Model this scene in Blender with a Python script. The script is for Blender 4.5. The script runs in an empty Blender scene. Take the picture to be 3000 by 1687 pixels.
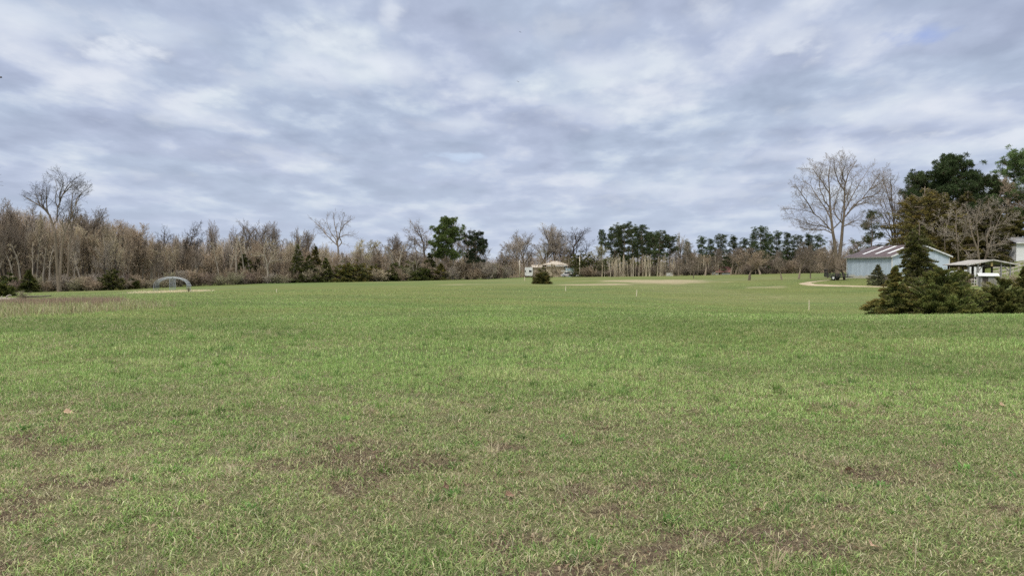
import bpy, math, random
import numpy as np
from mathutils import Vector, Matrix

sc = bpy.context.scene
COL = sc.collection
R = math.radians
F = 2224.0           # focal length in pixels of the 3000 px wide photograph
CX, HY, CAMZ = 1500.0, 785.0, 1.6

# ------------------------------------------------------------------ basics
def tag(o, label=None, cat=None, group=None, kind=None):
    if label: o['label'] = label
    if cat: o['category'] = cat
    if group: o['group'] = group
    if kind: o['kind'] = kind
    return o

def empty(name, loc=(0, 0, 0), rz=0.0, scale=(1, 1, 1)):
    o = bpy.data.objects.new(name, None)
    o.empty_display_size = 0.2
    o.location = loc
    o.rotation_euler = (0, 0, rz)
    o.scale = scale
    COL.objects.link(o)
    return o

def link(name, me, mat=None, parent=None):
    o = bpy.data.objects.new(name, me)
    COL.objects.link(o)
    if parent is not None: o.parent = parent
    if mat is not None and len(me.materials) == 0: me.materials.append(mat)
    return o

def copy_tree(src, parent=None):
    c = src.copy(); COL.objects.link(c)
    if parent is not None: c.parent = parent
    for ch in list(src.children): copy_tree(ch, c)
    return c

def mesh_np(name, V, quads=None, tris=None, col=None, smooth=False, attrs=None):
    me = bpy.data.meshes.new(name)
    V = np.asarray(V, dtype=np.float32)
    idx, starts, off = [], [], 0
    if quads is not None and len(quads):
        q = np.asarray(quads, dtype=np.int32); idx.append(q.ravel())
        starts.append(np.arange(len(q)) * 4); off = len(q) * 4
    if tris is not None and len(tris):
        t = np.asarray(tris, dtype=np.int32); idx.append(t.ravel())
        starts.append(off + np.arange(len(t)) * 3)
    idx = np.concatenate(idx); starts = np.concatenate(starts).astype(np.int32)
    me.vertices.add(len(V)); me.vertices.foreach_set('co', V.ravel())
    me.loops.add(len(idx)); me.loops.foreach_set('vertex_index', idx.astype(np.int32))
    me.polygons.add(len(starts)); me.polygons.foreach_set('loop_start', starts)
    me.polygons.foreach_set('use_smooth', np.full(len(starts), smooth, dtype=bool))
    me.update(calc_edges=True)
    if col is not None:
        a = me.color_attributes.new('Col', 'FLOAT_COLOR', 'POINT')
        c = np.ones((len(V), 4), dtype=np.float32); c[:, :3] = col
        a.data.foreach_set('color', c.ravel())
    if attrs:
        for k, v in attrs.items():
            a = me.color_attributes.new(k, 'FLOAT_COLOR', 'POINT')
            c = np.ones((len(V), 4), dtype=np.float32); c[:, :3] = v
            a.data.foreach_set('color', c.ravel())
    return me

class MB:
    """collects boxes, bars and sheets into one mesh"""
    def __init__(s): s.v = []; s.f = []
    def add(s, vs, fs):
        n = len(s.v); s.v += [tuple(v) for v in vs]; s.f += [tuple(i + n for i in f) for f in fs]; return s
    def box(s, c, size, rz=0.0, M=None):
        x, y, z = size[0] / 2, size[1] / 2, size[2] / 2
        vs = [(-x, -y, -z), (x, -y, -z), (x, y, -z), (-x, y, -z), (-x, -y, z), (x, -y, z), (x, y, z), (-x, y, z)]
        m = M if M is not None else Matrix.Rotation(rz, 3, 'Z')
        vs = [m @ Vector(v) + Vector(c) for v in vs]
        return s.add(vs, [(0, 3, 2, 1), (4, 5, 6, 7), (0, 1, 5, 4), (1, 2, 6, 5), (2, 3, 7, 6), (3, 0, 4, 7)])
    def bar(s, a, b, w, h=None):
        a, b = Vector(a), Vector(b); d = b - a; L = d.length
        if L < 1e-6: return s
        M = d.to_track_quat('Y', 'Z').to_matrix()
        return s.box((a + b) / 2, (w, L, h or w), M=M)
    def tube(s, pts, rads, k=8, cap=True):
        pts = [Vector(p) for p in pts]
        if not hasattr(rads, '__len__'): rads = [rads] * len(pts)
        vs, fs = [], []
        prev = None
        for i, p in enumerate(pts):
            d = (pts[min(i + 1, len(pts) - 1)] - pts[max(i - 1, 0)]).normalized()
            u = d.orthogonal().normalized() if prev is None else (prev - d * prev.dot(d)).normalized()
            prev = u; w = d.cross(u)
            for j in range(k):
                a = 2 * math.pi * j / k
                vs.append(p + (u * math.cos(a) + w * math.sin(a)) * rads[i])
        for i in range(len(pts) - 1):
            for j in range(k):
                fs.append((i * k + j, i * k + (j + 1) % k, (i + 1) * k + (j + 1) % k, (i + 1) * k + j))
        if cap:
            fs.append(tuple(range(k))[::-1]); fs.append(tuple((len(pts) - 1) * k + j for j in range(k)))
        return s.add(vs, fs)
    def mesh(s, name, smooth=False):
        me = bpy.data.meshes.new(name); me.from_pydata([tuple(v) for v in s.v], [], s.f); me.update()
        if smooth: me.polygons.foreach_set('use_smooth', [True] * len(me.polygons))
        return me
    def build(s, name, mat, parent=None, smooth=False):
        return link(name, s.mesh(name, smooth), mat, parent)

# ------------------------------------------------------------------ terrain
def X_(px, Y): return (px - CX) / F * Y
def Z_(py, Y): return CAMZ - (py - HY) * Y / F
_ctl = []
def ctl(px, Y, z): _ctl.append((X_(px, Y), Y, z))
for px in (-600, 300, 1500, 2700, 3600): ctl(px, 4, 0.0); ctl(px, 12, 0.0)
_ctl += [(0, -20, 0.0), (-60, -20, 0.1), (60, -20, 0.1), (-45, 15, 0.0), (45, 15, 0.05)]
ctl(500, 25, -0.02); ctl(1500, 24, 0.0); ctl(2250, 24, 0.0); ctl(2450, 24, 0.02); ctl(2700, 25, 0.0); ctl(3000, 26, -0.04); ctl(3300, 27, -0.06); ctl(2450, 30, -0.34); ctl(2700, 30, -0.38); ctl(3000, 31, -0.46); ctl(3300, 31, -0.45); ctl(2700, 35, -.76); ctl(3000, 36, -.82); ctl(2450, 35, -.66); ctl(0, 30, -0.08)
ctl(500, 50, -0.42); ctl(0, 50, -0.45); ctl(1500, 50, -0.55); ctl(2000, 45, -0.75)
ctl(2371, 42, -0.95); ctl(2371, 60, -1.30); ctl(2750, 40, -1.05); ctl(3000, 42, -1.05); ctl(3300, 45, -0.9); ctl(1865, 70, -1.0)
ctl(505, 100, -1.5); ctl(150, 135, -2.65); ctl(-300, 120, -2.5); ctl(800, 165, -1.74); ctl(1250, 185, -1.48)
ctl(1500, 100, -0.85); ctl(1000, 100, -1.15); ctl(1500, 150, -0.9); ctl(1500, 195, -1.0); ctl(1900, 200, -0.6); ctl(2000, 105, -0.75); ctl(2000, 145, -0.5)
ctl(2300, 130, -0.35); ctl(2250, 175, 0.1); ctl(2612, 100, 0.15); ctl(2500, 112, 0.1); ctl(2400, 93, -0.45); ctl(2600, 84, -0.75); ctl(2600, 68, -1.15)
ctl(2850, 85, -0.3); ctl(2990, 117, 2.7); ctl(2930, 100, 0.55); ctl(3300, 100, 2.6); ctl(3200, 70, 0.3); ctl(2800, 120, 0.7); ctl(2700, 150, 0.8)
_ctl += [(-500, 400, -3), (0, 450, -2), (500, 400, 0), (-400, 0, 0), (400, 0, 0), (0, 900, -3), (-700, 900, -4), (700, 900, 0), (130, 130, 3.0)]
_ctl = np.array(_ctl)
def _U(r2): return 0.5 * r2 * np.log(r2 + 1e-9)
_n = len(_ctl)
_s = 50.0
_PX = _ctl[:, :2] / _s
_d2 = ((_PX[:, None] - _PX[None]) ** 2).sum(-1)
_A = np.zeros((_n + 3, _n + 3))
_A[:_n, :_n] = _U(_d2) + np.eye(_n) * 4e-4
_A[:_n, _n:] = np.c_[np.ones(_n), _PX]; _A[_n:, :_n] = _A[:_n, _n:].T
_w = np.linalg.solve(_A, np.r_[_ctl[:, 2], 0, 0, 0])

def hash2(ix, iy, seed):
    h = (ix.astype(np.int64) * 374761393 + iy.astype(np.int64) * 668265263 + seed * 1442695041) & 0xffffffff
    h = ((h ^ (h >> 13)) * 1274126177) & 0xffffffff
    h = ((h ^ (h >> 16)) * 2246822519) & 0xffffffff
    return ((h ^ (h >> 15)) & 0xffffff) / float(0xffffff)
def vnoise(x, y, seed=0):
    ix, iy = np.floor(x), np.floor(y); fx, fy = x - ix, y - iy
    fx = fx * fx * (3 - 2 * fx); fy = fy * fy * (3 - 2 * fy)
    a, b = hash2(ix, iy, seed), hash2(ix + 1, iy, seed); c, d = hash2(ix, iy + 1, seed), hash2(ix + 1, iy + 1, seed)
    return (a * (1 - fx) + b * fx) * (1 - fy) + (c * (1 - fx) + d * fx) * fy
def fbm(x, y, seed=0, oct=4, gain=0.5):
    t, amp, tot = 0, 1.0, 0
    for k in range(oct):
        t = t + amp * vnoise(x * 2 ** k + 17.3 * k, y * 2 ** k - 9.1 * k, seed + k); tot += amp; amp *= gain
    return t / tot
def sstep(a, b, x):
    t = np.clip((x - a) / (b - a), 0, 1); return t * t * (3 - 2 * t)

def gz(x, y):
    x = np.atleast_1d(np.asarray(x, float)); y = np.atleast_1d(np.asarray(y, float))
    out = np.empty(len(x))
    for i in range(0, len(x), 40000):
        q = np.c_[x[i:i + 40000], y[i:i + 40000]] / _s
        d2 = ((q[:, None] - _PX[None]) ** 2).sum(-1)
        out[i:i + 40000] = _U(d2) @ _w[:_n] + _w[_n] + q @ _w[_n + 1:]
    r = np.hypot(x, y)
    out = out + (fbm(x * 0.9, y * 0.9, 5, 3) - 0.5) * 0.07 * sstep(60, 10, r) + (fbm(x * 0.12, y * 0.12, 9, 2) - 0.5) * 0.16 * sstep(8, 30, r)
    return out
def g1(x, y): return float(gz(x, y)[0])

# ---- what grows where: dry thatch, bare soil, lush green (each 0..1)
def ell(x, y, cx, cy, rx, ry, soft=0.5, rot=0.0, nz=0.35, seed=3, ns=0.25):
    c, s = math.cos(rot), math.sin(rot)
    u = ((x - cx) * c + (y - cy) * s) / rx; v = (-(x - cx) * s + (y - cy) * c) / ry
    d = np.sqrt(u * u + v * v) + (fbm(x * ns, y * ns, seed, 4) - 0.5) * 2 * nz
    return 1 - sstep(1 - soft, 1 + soft * 0.5, d)
def cover(x, y):
    n1 = fbm(x * 0.55, y * 0.55, 21, 4); n2 = fbm(x * 0.09, y * 0.14, 31, 4); n3 = fbm(x * 1.8, y * 1.8, 41, 3)
    n4 = fbm(x * 0.03, y * 0.045, 51, 3)
    # meadow is thin and dead under foot and thickens about nine metres out, a little later toward the west side
    edge = 8.6 + 0.045 * (x - 0.5) ** 2 * 0.1 - 0.10 * x + (fbm(x * 0.3, y * 0.3, 61, 3) - 0.5) * 5.0
    thin = 1 - sstep(-2.6, 2.6, y - edge)
    n1 = n1 * 0.45 + 0.35 * fbm(x * 1.5, y * 1.5, 22, 4) + 0.20 * n3
    dry = thin * (0.24 + 0.40 * sstep(0.40, 0.62, n1)) + (1 - thin) * 0.26 * sstep(0.50, 0.72, n1) * sstep(60, 12, y)
    west = sstep(-1.5, -5.5, x) * sstep(7, 11, y) * sstep(30, 18, y)
    dry = np.maximum(dry, west * 0.52 * sstep(0.45, 0.66, n1))
    bare = thin * 0.9 * sstep(9.5, 6.5, y) * sstep(0.572, 0.665, n3 * 0.55 + 0.25 * n1 + 0.2 * fbm(x * 3.7, y * 3.7, 43, 2)) * sstep(11, 6, y)
    lush = sstep(0.36, 0.66, n2) * 0.6 + 0.25
    # far meadow: yellower, in long bands
    far = sstep(32, 75, y)
    lush = lush * (1 - 0.55 * far * sstep(0.35, 0.62, n4))
    strip = sstep(112, 135, y) * sstep(12, -2, x - 0.02 * y) * sstep(-75, -58, x)
    lush = np.maximum(lush, strip * 1.0)
    dry = np.maximum(dry, far * 0.28 * sstep(0.48, 0.68, fbm(x * 0.045, y * 0.03, 71, 4)))
    # bare brown patch and pale scars on the far rise, straw round the hoops, the dead patch by the logs
    b2 = ell(x, y, 23.0, 127, 10.0, 17, 0.6, 0.15, 0.75, 81, 0.22)
    b2 = np.maximum(b2, 0.9 * ell(x, y, 12.0, 112, 6.0, 3.5, 0.5, 0.0, 0.6, 82, 0.25))
    d2 = np.maximum.reduce([ell(x, y, 30.5, 91, 3.0, 2.6, .8, 0, .95, 83, .55), ell(x, y, 25.5, 74, 1.4, 2.0, .8, 0, .95, 84, .6), ell(x, y, 9, 108, 3.5, 2.0, .8, 0, .95, 86, .5), ell(x, y, -8.5, 120, 4.0, 4, .8, 0, .8, 87, .4)])
    straw = ell(x, y, -41.6, 92, 3.3, 9.0, 0.4, 0.0, 0.35, 89, 0.3)
    wdead = ell(x, y, -21.5, 30, 6.4, 10, 0.5, 0.0, 0.5, 90, 0.3)
    dry = np.maximum.reduce([dry, d2 * 0.62, straw * 1.2, wdead * 0.85, b2 * 0.95])
    bare = np.maximum(bare, b2 * 0.22)
    return np.clip(dry, 0, 1), np.clip(bare, 0, 1), np.clip(lush, 0, 1)

# ------------------------------------------------------------------ materials
def newmat(name):
    m = bpy.data.materials.new(name); m.use_nodes = True
    nt = m.node_tree; b = nt.nodes['Principled BSDF']
    b.inputs['Specular IOR Level'].default_value = 0.12
    return m, nt, b
def N(nt, t, **kw):
    n = nt.nodes.new(t)
    for k, v in kw.items():
        if hasattr(n, k): setattr(n, k, v)
        else: n.inputs[k].default_value = v
    return n
def mixc(nt, fac, a, b, mode='MIX'):
    n = nt.nodes.new('ShaderNodeMix'); n.data_type = 'RGBA'; n.blend_type = mode
    for i, v in ((0, fac), (6, a), (7, b)):
        if hasattr(v, 'links'): nt.links.new(v, n.inputs[i])
        elif i == 0: n.inputs[0].default_value = v
        else: n.inputs[i].default_value = (*v, 1)
    return n.outputs[2]
def mathn(nt, op, a, b=None, c=None, clamp=False):
    n = nt.nodes.new('ShaderNodeMath'); n.operation = op; n.use_clamp = clamp
    for i, v in enumerate((a, b, c)):
        if v is None: continue
        if hasattr(v, 'links'): nt.links.new(v, n.inputs[i])
        else: n.inputs[i].default_value = v
    return n.outputs[0]
def maprange(nt, v, a, b, c=0.0, d=1.0, smooth=True):
    n = nt.nodes.new('ShaderNodeMapRange'); n.interpolation_type = 'SMOOTHSTEP' if smooth else 'LINEAR'
    nt.links.new(v, n.inputs[0])
    for i, x in enumerate((a, b, c, d)): n.inputs[i + 1].default_value = x
    return n.outputs[0]
def noise(nt, vec, scale, detail=4, rough=0.55, dist=0.0):
    n = nt.nodes.new('ShaderNodeTexNoise'); n.inputs['Scale'].default_value = scale
    n.inputs['Detail'].default_value = detail; n.inputs['Roughness'].default_value = rough; n.inputs['Distortion'].default_value = dist
    if vec is not None: nt.links.new(vec, n.inputs['Vector'])
    return n.outputs['Fac']
def coords(nt, kind='Object', scale=(1, 1, 1), rot=(0, 0, 0)):
    if kind == 'World': o = nt.nodes.new('ShaderNodeNewGeometry').outputs['Position']
    else: o = nt.nodes.new('ShaderNodeTexCoord').outputs[kind]
    m = nt.nodes.new('ShaderNodeMapping'); m.inputs['Scale'].default_value = scale; m.inputs['Rotation'].default_value = rot
    nt.links.new(o, m.inputs['Vector']); return m.outputs[0]

def simple(name, c, c2=None, rough=0.8, scale=6.0, stretch=(1, 1, 1), bump=0.0, metal=0.0, spec=0.25, lo=0.35, hi=0.65):
    m, nt, b = newmat(name)
    v = coords(nt, 'Object', stretch)
    nz = noise(nt, v, scale, 6, 0.6)
    col = mixc(nt, maprange(nt, nz, lo, hi), c, c2 or tuple(x * 0.7 for x in c))
    nt.links.new(col, b.inputs['Base Color'])
    b.inputs['Roughness'].default_value = rough; b.inputs['Metallic'].default_value = metal; b.inputs['Specular IOR Level'].default_value = spec
    if bump:
        bn = nt.nodes.new('ShaderNodeBump'); bn.inputs['Strength'].default_value = bump; bn.inputs['Distance'].default_value = 0.03
        nt.links.new(nz, bn.inputs['Height']); nt.links.new(bn.outputs[0], b.inputs['Normal'])
    return m

def leafmat(name, var=0.35, trans=0.3, rough=0.7, gain=1.0, hue=0.03):
    """foliage: colour of each leaf from its own attribute, plant-to-plant variation from the object"""
    m, nt, b = newmat(name)
    a = nt.nodes.new('ShaderNodeVertexColor'); a.layer_name = 'Col'
    oi = nt.nodes.new('ShaderNodeObjectInfo')
    hs = nt.nodes.new('ShaderNodeHueSaturation')
    nt.links.new(a.outputs['Color'], hs.inputs['Color'])
    nt.links.new(maprange(nt, oi.outputs['Random'], 0, 1, gain * (1 - var), gain * (1 + var), False), hs.inputs['Value'])
    rnd2 = mathn(nt, 'FRACT', mathn(nt, 'MULTIPLY', oi.outputs['Random'], 7.31))
    nt.links.new(maprange(nt, rnd2, 0, 1, 0.5 - hue, 0.5 + hue, False), hs.inputs['Hue'])
    c = hs.outputs[0]
    nt.links.new(c, b.inputs['Base Color']); b.inputs['Roughness'].default_value = rough
    t = nt.nodes.new('ShaderNodeBsdfTranslucent'); nt.links.new(c, t.inputs['Color'])
    mx = nt.nodes.new('ShaderNodeMixShader'); mx.inputs[0].default_value = trans
    nt.links.new(b.outputs[0], mx.inputs[1]); nt.links.new(t.outputs[0], mx.inputs[2])
    nt.links.new(mx.outputs[0], nt.nodes['Material Output'].inputs['Surface'])
    return m

def barkmat(name, c, var=0.3, c2=None):
    m, nt, b = newmat(name)
    oi = nt.nodes.new('ShaderNodeObjectInfo')
    nz = noise(nt, coords(nt, 'Object', (3, 3, 0.7)), 3.0, 5, 0.65)
    col = mixc(nt, maprange(nt, nz, 0.35, 0.65), c, c2 or tuple(x * 0.6 for x in c))
    hs = nt.nodes.new('ShaderNodeHueSaturation'); nt.links.new(col, hs.inputs['Color'])
    nt.links.new(maprange(nt, oi.outputs['Random'], 0, 1, 1 - var, 1 + var, False), hs.inputs['Value'])
    nt.links.new(hs.outputs[0], b.inputs['Base Color']); b.inputs['Roughness'].default_value = 0.9
    return m

def ground_mat():
    m, nt, b = newmat('meadow_ground')
    a = nt.nodes.new('ShaderNodeVertexColor'); a.layer_name = 'Cover'
    sp = nt.nodes.new('ShaderNodeSeparateColor'); nt.links.new(a.outputs['Color'], sp.inputs[0])
    dry, bare, lush = sp.outputs
    P = coords(nt, 'World')
    nf = noise(nt, P, 26.0, 5, 0.7); nm = noise(nt, P, 3.2, 5, 0.65); nl = noise(nt, coords(nt, 'World', (0.5, 1, 1)), 0.35, 5, 0.6)
    nb = noise(nt, coords(nt, 'World', (0.16, 0.5, 1)), 0.5, 5, 0.6)
    g = mixc(nt, maprange(nt, lush, 0.1, 0.95), GREEN_Y, GREEN_L)
    g = mixc(nt, maprange(nt, nb, 0.40, 0.66, 0, 0.75), g, tuple(x * 0.66 for x in GREEN_L))
    g = mixc(nt, maprange(nt, nl, 0.42, 0.68, 0, 0.38), g, (0.22, 0.215, 0.075))
    g = mixc(nt, maprange(nt, nm, 0.42, 0.68, 0, 0.45), g, tuple(x * 0.62 for x in GREEN_L))
    g = mixc(nt, maprange(nt, nf, 0.45, 0.70, 0, 0.45), g, (0.06, 0.085, 0.03))
    y0_ = nt.nodes.new('ShaderNodeSeparateXYZ'); nt.links.new(P, y0_.inputs[0])
    g = mixc(nt, maprange(nt, y0_.outputs[1], 9, 26, 0.70, 0.0), g, (0.075, 0.083, 0.038))     # between the tufts, thatch and soil darkened toward the camera for blade contrast
    nv = noise(nt, coords(nt, 'World', (0.045, 0.085, 1), (0, 0, 0.12)), 1.0, 6, 0.62)
    g = mixc(nt, maprange(nt, nv, 0.42, 0.60, 0, 0.5), g, (0.165, 0.175, 0.05))
    g = mixc(nt, maprange(nt, nv, 0.50, 0.34, 0, 0.45), g, (0.10, 0.152, 0.043))
    d2 = mathn(nt, 'ADD', dry, mathn(nt, 'MULTIPLY', mathn(nt, 'SUBTRACT', nm, 0.5), 0.7), None, True)
    nff = noise(nt, P, 85.0, 4, 0.7)
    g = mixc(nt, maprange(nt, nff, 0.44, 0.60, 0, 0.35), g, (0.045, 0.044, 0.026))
    tan = mixc(nt, maprange(nt, nff, 0.36, 0.62), (0.36, 0.305, 0.175), (0.105, 0.092, 0.05))
    pale = mixc(nt, maprange(nt, nm, 0.3, 0.7), (0.38, 0.315, 0.20), (0.29, 0.235, 0.145))
    yy = nt.nodes.new('ShaderNodeSeparateXYZ'); nt.links.new(P, yy.inputs[0])
    tan = mixc(nt, maprange(nt, yy.outputs[1], 45, 60), tan, pale)
    c = mixc(nt, maprange(nt, d2, 0.1, 0.95, 0, 0.92), g, tan)
    soil = mixc(nt, maprange(nt, nf, 0.3, 0.7), (0.22, 0.17, 0.11), (0.075, 0.056, 0.037))
    b2 = mathn(nt, 'ADD', bare, mathn(nt, 'MULTIPLY', mathn(nt, 'SUBTRACT', nm, 0.5), 0.8), None, True)
    c = mixc(nt, maprange(nt, b2, 0.2, 0.75), c, soil)
    nt.links.new(c, b.inputs['Base Color']); b.inputs['Roughness'].default_value = 0.95; b.inputs['Specular IOR Level'].default_value = 0.1
    bn = nt.nodes.new('ShaderNodeBump'); bn.inputs['Strength'].default_value = 0.7; bn.inputs['Distance'].default_value = 0.04
    nt.links.new(mathn(nt, 'ADD', nf, mathn(nt, 'MULTIPLY', nm, 0.8)), bn.inputs['Height']); nt.links.new(bn.outputs[0], b.inputs['Normal'])
    return m
GREEN_L = (0.140, 0.195, 0.056)
GREEN_Y = (0.190, 0.205, 0.064)

M = {}
M['ground'] = ground_mat()
M['drive'] = simple('dry_dirt_track', (0.44, 0.35, 0.24), (0.33, 0.26, 0.17), 0.95, 1.2)
M['grass'] = leafmat('grass_blade', 0.0, 0.35, 0.6, 1.0, 0.0)
M['needle'] = leafmat('evergreen_foliage', 0.22, 0.15, 0.7, 1.0, 0.012)
M['bark_grey'] = barkmat('bark_grey_brown', (0.27, 0.215, 0.16))
M['bark_dark'] = barkmat('bark_dark', (0.115, 0.095, 0.078))
M['bark_pale'] = barkmat('bark_pale', (0.4, 0.345, 0.275), 0.15)
M['stalk'] = barkmat('tan_stalk', (0.72, 0.62, 0.46), 0.15)
M['twig_dark'] = barkmat('twig_dark', (0.29, 0.235, 0.185), 0.2)
M['twig_brown'] = barkmat('twig_brown', (0.43, 0.335, 0.24), 0.28)
M['twig_grey'] = barkmat('twig_grey', (0.45, 0.385, 0.315), 0.25)
M['twig_tan'] = barkmat('twig_tan', (0.56, 0.47, 0.33), 0.2)
M['twig_red'] = barkmat('twig_reddish', (0.37, 0.28, 0.22), 0.2)
M['twig_olive'] = barkmat('twig_budding_olive', (0.42, 0.385, 0.25), 0.15)
M['twig_yellow'] = barkmat('twig_yellow_buds', (0.62, 0.55, 0.35), 0.15)
M['bark_pine'] = barkmat('bark_pine', (0.30, 0.225, 0.17), 0.2)
M['galv'] = simple('galvanised_tube', (0.42, 0.44, 0.46), (0.30, 0.32, 0.34), 0.5, 4.0, spec=0.4, metal=0.2)
M['black'] = simple('black_paint', (0.016, 0.016, 0.017), (0.03, 0.03, 0.03), 0.5, 8.0, spec=0.4)
M['blacktarp'] = simple('black_plastic', (0.02, 0.02, 0.024), (0.035, 0.035, 0.04), 0.55, 8.0)
M['rubber'] = simple('tyre_rubber', (0.02, 0.02, 0.02), (0.03, 0.028, 0.025), 0.85)
M['white'] = simple('white_paint', (0.78, 0.78, 0.77), (0.62, 0.61, 0.58), 0.7, 2.0)
M['whitewood'] = simple('weathered_white_wood', (0.66, 0.63, 0.58), (0.40, 0.37, 0.33), 0.85, 5.0, (1, 1, 0.4))
M['greywood'] = simple('weathered_grey_wood', (0.36, 0.345, 0.33), (0.20, 0.19, 0.18), 0.9, 4.0, (3, 3, 0.4), 0.2)
M['railwood'] = simple('pale_split_rail', (0.64, 0.58, 0.47), (0.48, 0.42, 0.33), 0.9, 3.0)
M['darkwood'] = simple('dark_timber', (0.075, 0.062, 0.052), (0.04, 0.034, 0.03), 0.9, 4.0)
M['greyroof'] = simple('weathered_board_roof', (0.42, 0.39, 0.36), (0.26, 0.235, 0.21), 0.9, 2.0, (0.6, 3, 1), 0.2)
M['stake'] = simple('stake_wood', (0.70, 0.64, 0.46), (0.55, 0.48, 0.32), 0.8)
M['beige'] = simple('beige_siding', (0.62, 0.53, 0.40), (0.48, 0.40, 0.29), 0.85, 0.8)
M['beigeroof'] = simple('tan_shingle_roof', (0.56, 0.50, 0.41), (0.42, 0.36, 0.29), 0.9, 0.9)
M['window'] = simple('dark_window', (0.02, 0.02, 0.023), (0.035, 0.035, 0.04), 0.15, 3.0, spec=0.5)
M['brownband'] = simple('brown_window_band', (0.085, 0.05, 0.038), (0.05, 0.032, 0.026), 0.4)
M['bluewall'] = simple('pale_blue_sheet', (0.42, 0.55, 0.60), (0.30, 0.40, 0.44), 0.6, 0.8)
M['redroof'] = simple('faded_red_roof', (0.36, 0.15, 0.13), (0.30, 0.18, 0.155), 0.7, 0.7)
M['greyshingle'] = simple('grey_shingle', (0.30, 0.29, 0.29), (0.2, 0.2, 0.2), 0.9, 1.5)
M['deadlog'] = simple('weathered_log', (0.42, 0.37, 0.31), (0.20, 0.17, 0.14), 0.9, 5.0, (1, 1, 1), 0.4)
M['darklog'] = simple('dark_wet_log', (0.13, 0.11, 0.09), (0.06, 0.05, 0.045), 0.85, 5.0, (1, 1, 1), 0.4)
M['leaf'] = simple('dead_oak_leaf', (0.32, 0.20, 0.13), (0.20, 0.12, 0.08), 0.8, 30.0)
M['leafpale'] = simple('dead_pale_leaf', (0.60, 0.42, 0.28), (0.42, 0.29, 0.2), 0.8, 30.0)
M['bird'] = simple('dark_feather', (0.03, 0.03, 0.032))
M['yellowsign'] = simple('faded_yellow_board', (0.55, 0.42, 0.18))

def corrugated(name, c1, c2, axis, pitch=0.25, stain=None, streak=0.5, rough=0.55, metal=0.0):
    m, nt, b = newmat(name)
    o = nt.nodes.new('ShaderNodeTexCoord').outputs['Object']
    sp = nt.nodes.new('ShaderNodeSeparateXYZ'); nt.links.new(o, sp.inputs[0])
    u = sp.outputs[axis]
    st = (0.15, 0.15, 0.15); st = list(st); st[axis] = 2.2
    nz = noise(nt, coords(nt, 'Object', tuple(st)), 1.0, 6, 0.65)
    nz2 = noise(nt, coords(nt, 'Object'), 0.8, 5, 0.6)
    col = mixc(nt, maprange(nt, nz, 0.5 - streak / 2 * .5, 0.5 + streak / 2 * .5), c1, c2)
    col = mixc(nt, maprange(nt, nz2, 0.5, 0.75, 0, 0.4), col, tuple(x * 0.75 for x in c1))
    if stain:
        zr = mathn(nt, 'ADD', sp.outputs[2], mathn(nt, 'MULTIPLY', mathn(nt, 'SUBTRACT', nz2, 0.5), 0.9))
        col = mixc(nt, maprange(nt, zr, 0.25, 0.62, 0.8, 0.0), col, stain)
    nt.links.new(col, b.inputs['Base Color']); b.inputs['Roughness'].default_value = rough; b.inputs['Metallic'].default_value = metal
    return m
M['barn_long'] = corrugated('blue_steel_cladding_long_shaded', (0.52, 0.595, 0.675), (0.43, 0.495, 0.565), 1, 0.3, (0.52, 0.46, 0.33))  # same cladding as the gable, its shade put into a darker colour
M['barn_gable'] = corrugated('blue_steel_cladding_gable_lit', (0.58, 0.655, 0.735), (0.50, 0.57, 0.645), 0, 0.3, (0.46, 0.41, 0.30))  # lighter copy of the cladding, the gable's stronger light put into the colour
M['barn_roof'] = corrugated('brown_steel_roof', (0.095, 0.066, 0.066), (0.13, 0.09, 0.088), 1, 0.4, None, 0.5, 0.5)
M['siding'] = corrugated('white_board_siding', (0.86, 0.86, 0.85), (0.76, 0.75, 0.73), 2, 0.2)
M['skylight'] = simple('white_translucent_panel', (0.88, 0.88, 0.88), (0.80, 0.80, 0.79), 0.4, 1.0)

# ------------------------------------------------------------------ ground sheet
def axis_lines(lo, hi, fine, f0, f1, growth):
    a = list(np.arange(f0, f1, fine)); s = fine; v = f1
    while v < hi: a.append(v); s = max(fine, abs(v - f1) * growth + fine); v += s
    a.append(hi); s = fine; v = f0; b = []
    while v > lo: s = max(fine, abs(v - f0) * growth + fine); v -= s; b.append(max(v, lo))
    return np.unique(np.round(np.array(b[::-1] + a), 4))
xs = axis_lines(-900, 900, 0.16, -5, 5, 0.03)
ys = axis_lines(-60, 1500, 0.14, 2.5, 24, 0.018)
gx, gy = np.meshgrid(xs, ys)
GXf, GYf = gx.ravel(), gy.ravel()
GZf = gz(GXf, GYf)
dry, bare, lush = cover(GXf, GYf)
nx, ny = len(xs), len(ys)
ii = (np.arange(ny - 1)[:, None] * nx + np.arange(nx - 1)[None]).ravel()
gq = np.c_[ii, ii + 1, ii + nx + 1, ii + nx]
me = mesh_np('meadow', np.c_[GXf, GYf, GZf], gq, smooth=True, attrs={'Cover': np.c_[dry, bare, lush]})
tag(link('ground', me, M['ground']), 'gently rolling spring meadow ground with green grass and bare earth patches', kind='structure')

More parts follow.
